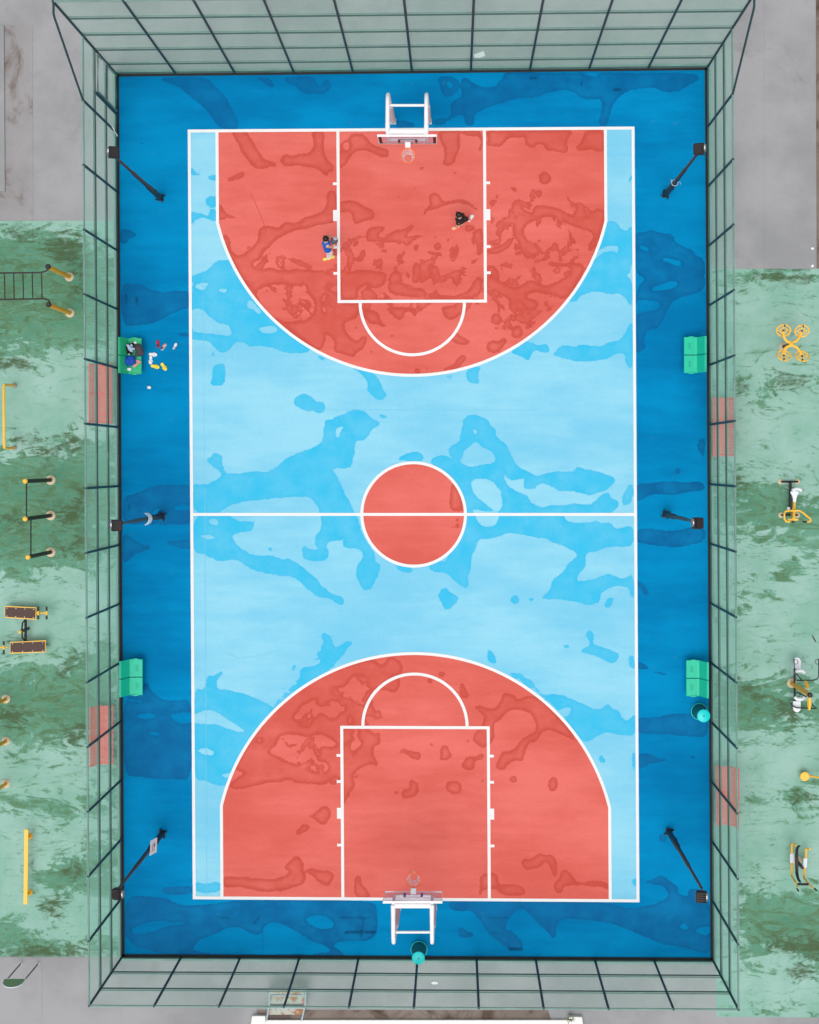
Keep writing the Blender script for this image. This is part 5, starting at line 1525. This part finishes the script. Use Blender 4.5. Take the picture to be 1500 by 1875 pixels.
# weed by the end block
g = G(); rr = random.Random(3)
for k in range(26):
    a = rr.uniform(0, 6.28); l = rr.uniform(.08, .2); h = rr.uniform(.1, .3)
    p0 = Vector((0, 0, .02)); p1 = Vector((math.cos(a) * l * .5, math.sin(a) * l * .5, h)); p2 = Vector((math.cos(a) * l, math.sin(a) * l, h * .8))
    w = Vector((-math.sin(a), math.cos(a), 0)) * .012
    g.add([p0 - w * .4, p0 + w * .4, p1 + w, p1 - w, p2], [(0, 1, 2, 3), (3, 2, 4)])
wd = g.build('weed', mat('weed_leaf', A(120, 132, 62, .8), .7, 0, .3, 12.0), None, False, P(1044, 1861)); tag(wd, 'small yellow-green weed growing beside the right white end block', 'plant')

# ------------------------------------------------------------------ belongings around the left seat
SX = Vector((P(246, 652, .42).x, P(246, 652, .42).y, 0))
def lump(name, label, cat, blobs, m, voxel=.016, it=3, seed=1):
    """soft goods: overlapping squashed balls fused into one skin; blobs: (px,py,z, rx,ry,rz)"""
    x, y, z = blobs[0][:3]
    o = P(x, y, z); o.z = min(b[2] - b[5] for b in blobs)
    g = G(); r_ = random.Random(seed)
    for bx, by, bz, rx, ry, rz in blobs:
        g.ball(P(bx, by, bz) - o, 1.0, 14, Euler((r_.uniform(-.2, .2), r_.uniform(-.2, .2), r_.uniform(0, .6))).to_matrix() @ Matrix.Diagonal((rx, ry, rz)))
    ob = remesh(name, g, m, None, voxel, it); ob.location = o
    return tag(ob, label, cat)
lump('backpack', 'charcoal backpack slumped over the front of the upper half of the seat', 'bag', [(254, 638, .52, .14, .16, .11), (258, 645, .50, .11, .12, .09), (252, 648, .50, .10, .09, .08), (247, 634, .50, .09, .07, .07)], M['baggrey'], seed=2)
lump('black_bag', 'black bag under the pale blue towel on the seat', 'bag', [(236, 637, .53, .11, .16, .10), (238, 645, .52, .11, .08, .09), (242, 631, .52, .08, .07, .07)], M['blackcloth'], seed=3)
lump('sports_bag', 'bright blue sports bag on the lower half of the seat', 'bag', [(233, 660, .53, .12, .14, .12), (242, 660, .53, .13, .14, .12), (238, 666, .52, .14, .07, .10), (240, 655, .54, .12, .08, .10)], M['bagblue'], seed=4)
def cloth(name, label, pts, z, m, seed):
    r_ = random.Random(seed); o = P(pts[0][0], pts[0][1], z)
    q = [P(a, b, z) - o for a, b in pts]
    c = sum(q, Vector()) / len(q)
    v = []; f = []; n = len(q)
    rings = 5
    for j in range(rings):
        for i, p in enumerate(q):
            u = (j + 1) / rings
            w = c + (p - c) * u
            v.append((w.x, w.y, .05 * (1 - u) + r_.uniform(-.022, .022)))
    v.append((c.x, c.y, .06))
    for j in range(rings - 1):
        for i in range(n):
            k = (i + 1) % n; f.append((j * n + i, j * n + k, (j + 1) * n + k, (j + 1) * n + i))
    for i in range(n): f.append((i, (i + 1) % n, len(v) - 1)[::-1])
    k0 = len(v); v += [(a, b, c_ - .012) for a, b, c_ in v]
    f2 = [tuple(i + k0 for i in reversed(q_)) for q_ in f]
    rim = [((rings - 1) * n + i, (rings - 1) * n + (i + 1) % n, k0 + (rings - 1) * n + (i + 1) % n, k0 + (rings - 1) * n + i) for i in range(n)]
    g = G(); g.add(v, f + f2 + rim)
    ob = g.build(name, m, None, True, o)
    return tag(ob, label, 'cloth')
cloth('towel', 'crumpled pale blue towel on the black bag on the seat', [(231, 631), (235, 630), (238, 633), (240, 629), (243, 632), (242, 637), (247, 637), (246, 640), (241, 641), (244, 645), (239, 644), (235, 640), (233, 635)], .66, M['towelblue'], 5)
cloth('shirt', 'crumpled pink and orange cloth beside the blue sports bag', [(249, 658), (254, 660), (260, 663), (256, 665), (252, 668), (247, 673), (243, 672), (246, 667), (250, 664)], .50, M['towelpink'], 6)
def small_box(name, label, cat, px, py, z, size, m, rz=0, bev=.012):
    g = G(); g.box((0, 0, size[2] / 2), size, (0, 0, rz), bev); ob = g.build(name, m, None, False, P(px, py, z))
    return tag(ob, label, cat)
small_box('drink_carton', 'small white carton on the seat below the blue sports bag', 'carton', 237.5, 676, .43, (.12, .09, .07), M['whitecloth'])
small_box('white_pouch', 'small white pouch at the top of the cluttered seat', 'pouch', 248, 627.5, .43, (.10, .07, .05), M['whitecloth'], .3)
small_box('tissue_pack', 'little white tissue pack lying between the two bags', 'tissue pack', 236.5, 648.5, .62, (.05, .05, .04), M['whitecloth'], 0, .02)
FOOT = [(0, -.5), (.16, -.47), (.22, -.33), (.19, -.1), (.24, .12), (.26, .3), (.18, .45), (.04, .5), (-.12, .46), (-.22, .3), (-.22, .1), (-.18, -.1), (-.2, -.33), (-.14, -.47)]
def shoe(name, label, px, py, ang, L, sole, upper, inner, parent=None, loc=None, slip=False):
    """ang: heading of the toe in degrees, photograph up = 90"""
    rz = R(ang - 90)
    if parent is None:
        t = thing(name, label, 'shoe' if not slip else 'slipper', P(px, py) + Vector((0, 0, .011)), rz, 'footwear left by the seat')
        mx = Matrix.Identity(4)
    else:
        t = parent; mx = Matrix.Translation(loc) @ Matrix.Rotation(rz, 4, 'Z')
    g = G(); g.prism([(x * L * .85, y * L) for x, y in FOOT][::-1], 0, .028, mx); s_ = g.build('sole', sole, t, False)
    g = G()
    if slip:
        pts = [mx @ Vector((L * .24 * math.cos(a), L * .12, .026 + .045 * math.sin(a))) for a in [math.pi * i / 10 for i in range(11)]]
        for dy in (-.022, -.007, .008, .023):
            g.path([p + mx.to_3x3() @ Vector((0, dy, 0)) for p in pts], .010, 6)
        g.build('strap', upper, t)
    else:
        g.ball(mx @ Vector((0, L * .16, .035)), 1.0, 14, mx.to_3x3() @ Matrix.Diagonal((L * .20, L * .32, .055)))
        g.ball(mx @ Vector((0, -L * .2, .045)), 1.0, 14, mx.to_3x3() @ Matrix.Diagonal((L * .17, L * .28, .07)))
        g.build('upper', upper, t)
        g = G(); g.ball(mx @ Vector((0, -L * .24, .095)), 1.0, 12, mx.to_3x3() @ Matrix.Diagonal((L * .11, L * .19, .03))); g.build('opening', inner, t)
    return t
shoe('trainer', 'red shoe on the blue floor near the cluttered seat', 289.5, 630, 95, .27, M['redshoe'], M['redshoe'], M['ink'])
shoe('trainer', 'grey and pink trainer lying between the red shoe and the white-blue one', 300, 635, 55, .26, M['paper'], M['towelpink'], M['ink'])
shoe('trainer', 'white trainer with dark edge, farthest right of the loose shoes', 321, 634, 62, .27, M['ink'], M['greywhite'], M['towelblue'])
shoe('slipper', 'white slipper pointing right, beside the cluttered seat', 280.5, 649, -4, .28, M['whitecloth'], M['whitecloth'], M['ink'], slip=True)
shoe('slipper', 'white slipper pointing down, next to a yellow slipper', 276.5, 659.5, -92, .28, M['whitecloth'], M['greywhite'], M['ink'], slip=True)
shoe('slipper', 'yellow slipper lying nearly level, nearer the seat', 284.5, 671, -12, .30, M['slipper'], M['slipper'], M['ink'], slip=True)
shoe('slipper', 'yellow slipper lying at a steep slant, farther from the seat', 300.5, 671.5, -55, .30, M['slipper'], M['slipper'], M['ink'], slip=True)
g = G(); g.lathe((0, 0, 0), [(.05, 0), (.065, .03), (.06, .09), (.03, .11)], 16, None, 1.1, .85)
o = g.build('paper_cup', M['greywhite'], None, True, P(274, 709.5, .012)); tag(o, 'small pale cup standing alone on the blue floor below the seat', 'cup')

# ------------------------------------------------------------------ the two players
def fingers(g, hand, toward, side, L=.075):
    toward = Vector(toward).normalized(); side = Vector(side).normalized(); up = toward.cross(side).normalized()
    for k, ln in enumerate((.85, 1.0, .95, .75)):
        b = hand + side * (.03 - .02 * k) + toward * .035
        m1 = b + toward * L * .5 * ln; e = m1 + (toward * .7 - up * .6).normalized() * L * .5 * ln
        cap(g, b, .011, m1, .010); cap(g, m1, .010, e, .008)
    b = hand + side * .04; m1 = b + (side * .8 + toward * .6).normalized() * .035; e = m1 + (toward - up * .3).normalized() * .03
    cap(g, b, .013, m1, .011); cap(g, m1, .011, e, .009)

def face(parent, head, fwd, up):
    fwd = Vector(fwd).normalized(); up = Vector(up); up = (up - fwd * up.dot(fwd)).normalized(); s = fwd.cross(up).normalized()
    for k in (-1, 1):
        g = G(); g.ball(head + fwd * .088 + s * .032 * k, .012, 8); g.build('eye', M['ink'], parent)
    g = G(); g.path([head + fwd * .088 - up * .055 - s * .02, head + fwd * .092 - up * .057, head + fwd * .088 - up * .055 + s * .02], .006, 5); g.build('mouth', M['redshoe'], parent)

# player with the ball
t, Q = gym('person', 'player in a blue sleeveless jersey and white leggings, holding a ball by the key line', 'person', 603, 473)
z0 = .02
A1, A2 = Q(600.5, 471.5, .10), Q(604.5, 470, .10)
K1, K2 = Q(601.5, 464.5, .50), Q(607.5, 462, .52)
H1, H2 = Q(599, 455.5, .90), Q(602, 459.5, .88)
PEL = (H1 + H2) / 2 + Vector((0, 0, .05))
CH = Q(597.5, 445.5, 1.30); NK = Q(597, 440.5, 1.45); HD = Q(597.5, 437, 1.60)
SL, SR = Q(595.5, 434.5, 1.38), Q(600, 450.5, 1.35)
EL, ER = Q(602, 431.5, 1.12), Q(609.5, 452.5, 1.10)
WL, WR = Q(607, 435.5, 1.20), Q(613, 447, 1.17)
BALL = Q(612, 440.5, 1.24)
g = G()
cap(g, A1, .042, K1, .055); cap(g, A2, .042, K2, .055); cap(g, K1, .06, H1, .085); cap(g, K2, .06, H2, .085)
cap(g, H1, .09, H2, .09); cap(g, PEL, .115, CH, .13); cap(g, SL, .065, SR, .065); cap(g, CH, .12, NK, .06); cap(g, NK, .05, HD, .06)
g.ball(HD, 1.0, 18, Matrix.Diagonal((.092, .082, .115)))
fw = (BALL - CH); fw.z = 0; fw.normalize()
g.ball(HD + fw * .095 + Vector((0, 0, -.02)), .018, 8)
for s in (-1, 1): g.ball(HD + fw.cross(Vector((0, 0, 1))) * s * .085 + Vector((0, 0, -.01)), .02, 8)
cap(g, SL, .058, EL, .042); cap(g, EL, .042, WL, .03); cap(g, SR, .058, ER, .042); cap(g, ER, .042, WR, .03)
for a, e in ((A1, Q(597, 474.5, .05)), (A2, Q(609, 470.5, .05))): cap(g, a + Vector((0, 0, -.05)), .035, e, .028)
for w in (WL, WR):
    to = (BALL - w).normalized(); hnd = w + to * .03
    g.ball(hnd, 1.0, 10, Matrix.Diagonal((.038, .038, .03)))
    fingers(g, hnd, (to + Vector((.5, .0, .3))).normalized(), Vector((0, 0, 1)) if w is WL else Vector((0, .3, 1)))
body = remesh('body', g, M['skin'], t, .011, 3)
face(body, HD, fw, (0, 0, 1))
g = G(); cap(g, PEL + Vector((0, 0, .03)), .128, CH, .145); cap(g, CH, .138, (SL + SR) / 2 + Vector((0, 0, .0)), .10); cap(g, SL * .8 + SR * .2, .072, SR * .8 + SL * .2, .072)
remesh('jersey', g, M['jersey'], t, .014, 4)
g = G(); cap(g, H1, .105, K1 * .55 + H1 * .45, .092); cap(g, H2, .105, K2 * .55 + H2 * .45, .092); cap(g, H1, .11, H2, .11); cap(g, PEL, .122, PEL + Vector((0, 0, .04)), .125)
remesh('shorts', g, M['whitecloth'], t, .014, 4)
g = G(); cap(g, A1, .048, K1 * .6 + A1 * .4, .06); cap(g, K1 * .6 + A1 * .4, .06, K1, .064); cap(g, A2, .048, K2, .064)
remesh('leggings', g, M['whitecloth'], t, .013, 3)
g = G(); g.ball(HD + Vector((0, 0, .028)) - fw * .014, 1.0, 16, Matrix.Diagonal((.108, .100, .108))); g.ball(HD - fw * .04 + Vector((0, 0, -.02)), 1.0, 12, Matrix.Diagonal((.085, .085, .10)))
g.path([HD + Vector((-.06, .07, .08)), HD + Vector((-.085, .11, .10))], [.025, .004], 6); g.path([HD + Vector((.02, .07, .09)), HD + Vector((.03, .11, .10))], [.022, .004], 6)
remesh('hair', g, M['hair'], t, .012, 2)
shoe('', '', 0, 0, math.degrees(math.atan2(Q(594, 475, 0).y - Q(603, 472.5, 0).y, Q(594, 475, 0).x - Q(603, 472.5, 0).x)), .27, M['yellowshoe'], M['yellowshoe'], M['whitecloth'], t, Q(598.5, 474, .01))
shoe('', '', 0, 0, math.degrees(math.atan2(Q(611, 469, 0).y - Q(602, 473, 0).y, Q(611, 469, 0).x - Q(602, 473, 0).x)), .28, M['yellowshoe'], M['yellowshoe'], M['whitecloth'], t, Q(606.5, 471.5, .01))
# ball, touching both palms
bt = thing('basketball', 'grey and pale basketball held by the player in blue', 'ball', t.location + BALL, 0)
g = G(); g.ball((0, 0, 0), .121, 24); g.build('ball_skin', M['ballm'], bt)
g = G()
for rot in ((0, 0, 0), (R(90), 0, 0), (0, R(90), 0)): g.torus((0, 0, 0), .1205, .003, 32, 5, rot)
g.build('seams', M['black'], bt)
g = G(); g.lathe((.02, .03, .0), [(.075, .098), (.05, .112), (.01, .119)], 16, (R(-20), R(15), 0)); g.build('pale_panel', M['ballm2'], bt)

# defender in black
t, Q = gym('person', 'player in black shirt and shorts striding, with one white and one peach shoe', 'person', 848, 409)
A1, A2 = Q(836.5, 415.5, .10), Q(860, 401.5, .10)
K1, K2 = Q(838.5, 409.5, .47), Q(855.5, 400.5, .48)
H1, H2 = Q(842.5, 405.5, .84), Q(848.5, 401.5, .84)
PEL = (H1 + H2) / 2 + Vector((0, 0, .05))
CH = Q(843, 399.5, 1.18); NK = Q(841, 396.5, 1.34); HD = Q(839.5, 394, 1.48)
SA, SB = Q(837.5, 400.5, 1.25), Q(846.5, 393.5, 1.25)
EA, EB = Q(839.5, 406.5, .98), Q(850.5, 399.5, .98)
WA, WB = Q(842, 409, .82), Q(849, 406.5, .80)
g = G()
cap(g, A1, .042, K1, .055); cap(g, A2, .042, K2, .055); cap(g, K1, .06, H1, .085); cap(g, K2, .06, H2, .085)
cap(g, H1, .09, H2, .09); cap(g, PEL, .115, CH, .13); cap(g, SA, .065, SB, .065); cap(g, CH, .12, NK, .06); cap(g, NK, .05, HD, .06)
g.ball(HD, 1.0, 18, Matrix.Diagonal((.085, .085, .112)))
fw = Vector((-.75, -.6, 0)).normalized()
g.ball(HD + fw * .095 + Vector((0, 0, -.02)), .018, 8)
for s in (-1, 1): g.ball(HD + fw.cross(Vector((0, 0, 1))) * s * .085 + Vector((0, 0, -.01)), .02, 8)
cap(g, SA, .056, EA, .042); cap(g, EA, .042, WA, .03); cap(g, SB, .056, EB, .042); cap(g, EB, .042, WB, .03)
for a, e in ((A1, Q(831, 418, .05)), (A2, Q(864, 396, .05))): cap(g, a + Vector((0, 0, -.05)), .035, e, .028)
for w, e in ((WA, EA), (WB, EB)):
    to = (w - e).normalized(); hnd = w + to * .035
    g.ball(hnd, 1.0, 10, Matrix.Diagonal((.036, .036, .032)))
    fingers(g, hnd, (to + fw * .3).normalized(), fw)
body = remesh('body', g, M['skin'], t, .011, 3)
face(body, HD, fw, (0, 0, 1))
g = G(); cap(g, PEL + Vector((0, 0, .0)), .13, CH, .148); cap(g, CH, .138, (SA + SB) / 2, .10); cap(g, SA, .078, SB, .078); cap(g, SA, .078, (SA * .25 + EA * .75), .066); cap(g, SB, .078, (SB * .25 + EB * .75), .066)
remesh('shirt', g, M['blackcloth'], t, .014, 4)
g = G(); cap(g, H1, .108, K1 * .7 + H1 * .3, .092); cap(g, H2, .108, K2 * .7 + H2 * .3, .092); cap(g, H1, .112, H2, .112)
remesh('shorts', g, M['blackcloth'], t, .014, 4)
g = G(); g.ball(HD + Vector((0, 0, .028)) - fw * .014, 1.0, 16, Matrix.Diagonal((.108, .104, .108))); g.ball(HD - fw * .04 + Vector((0, 0, -.02)), 1.0, 12, Matrix.Diagonal((.09, .09, .10)))
g.path([HD + Vector((-.05, .07, .08)), HD + Vector((-.07, .13, .10))], [.028, .004], 6)
remesh('hair', g, M['hair'], t, .012, 2)
shoe('', '', 0, 0, math.degrees(math.atan2(-5, -13)), .29, M['peach'], M['peach'], M['whitecloth'], t, Q(834.5, 417, .01))
shoe('', '', 0, 0, math.degrees(math.atan2(11, 8.5)), .29, M['whitecloth'], M['whitecloth'], M['greywhite'], t, Q(862, 399.5, .01))
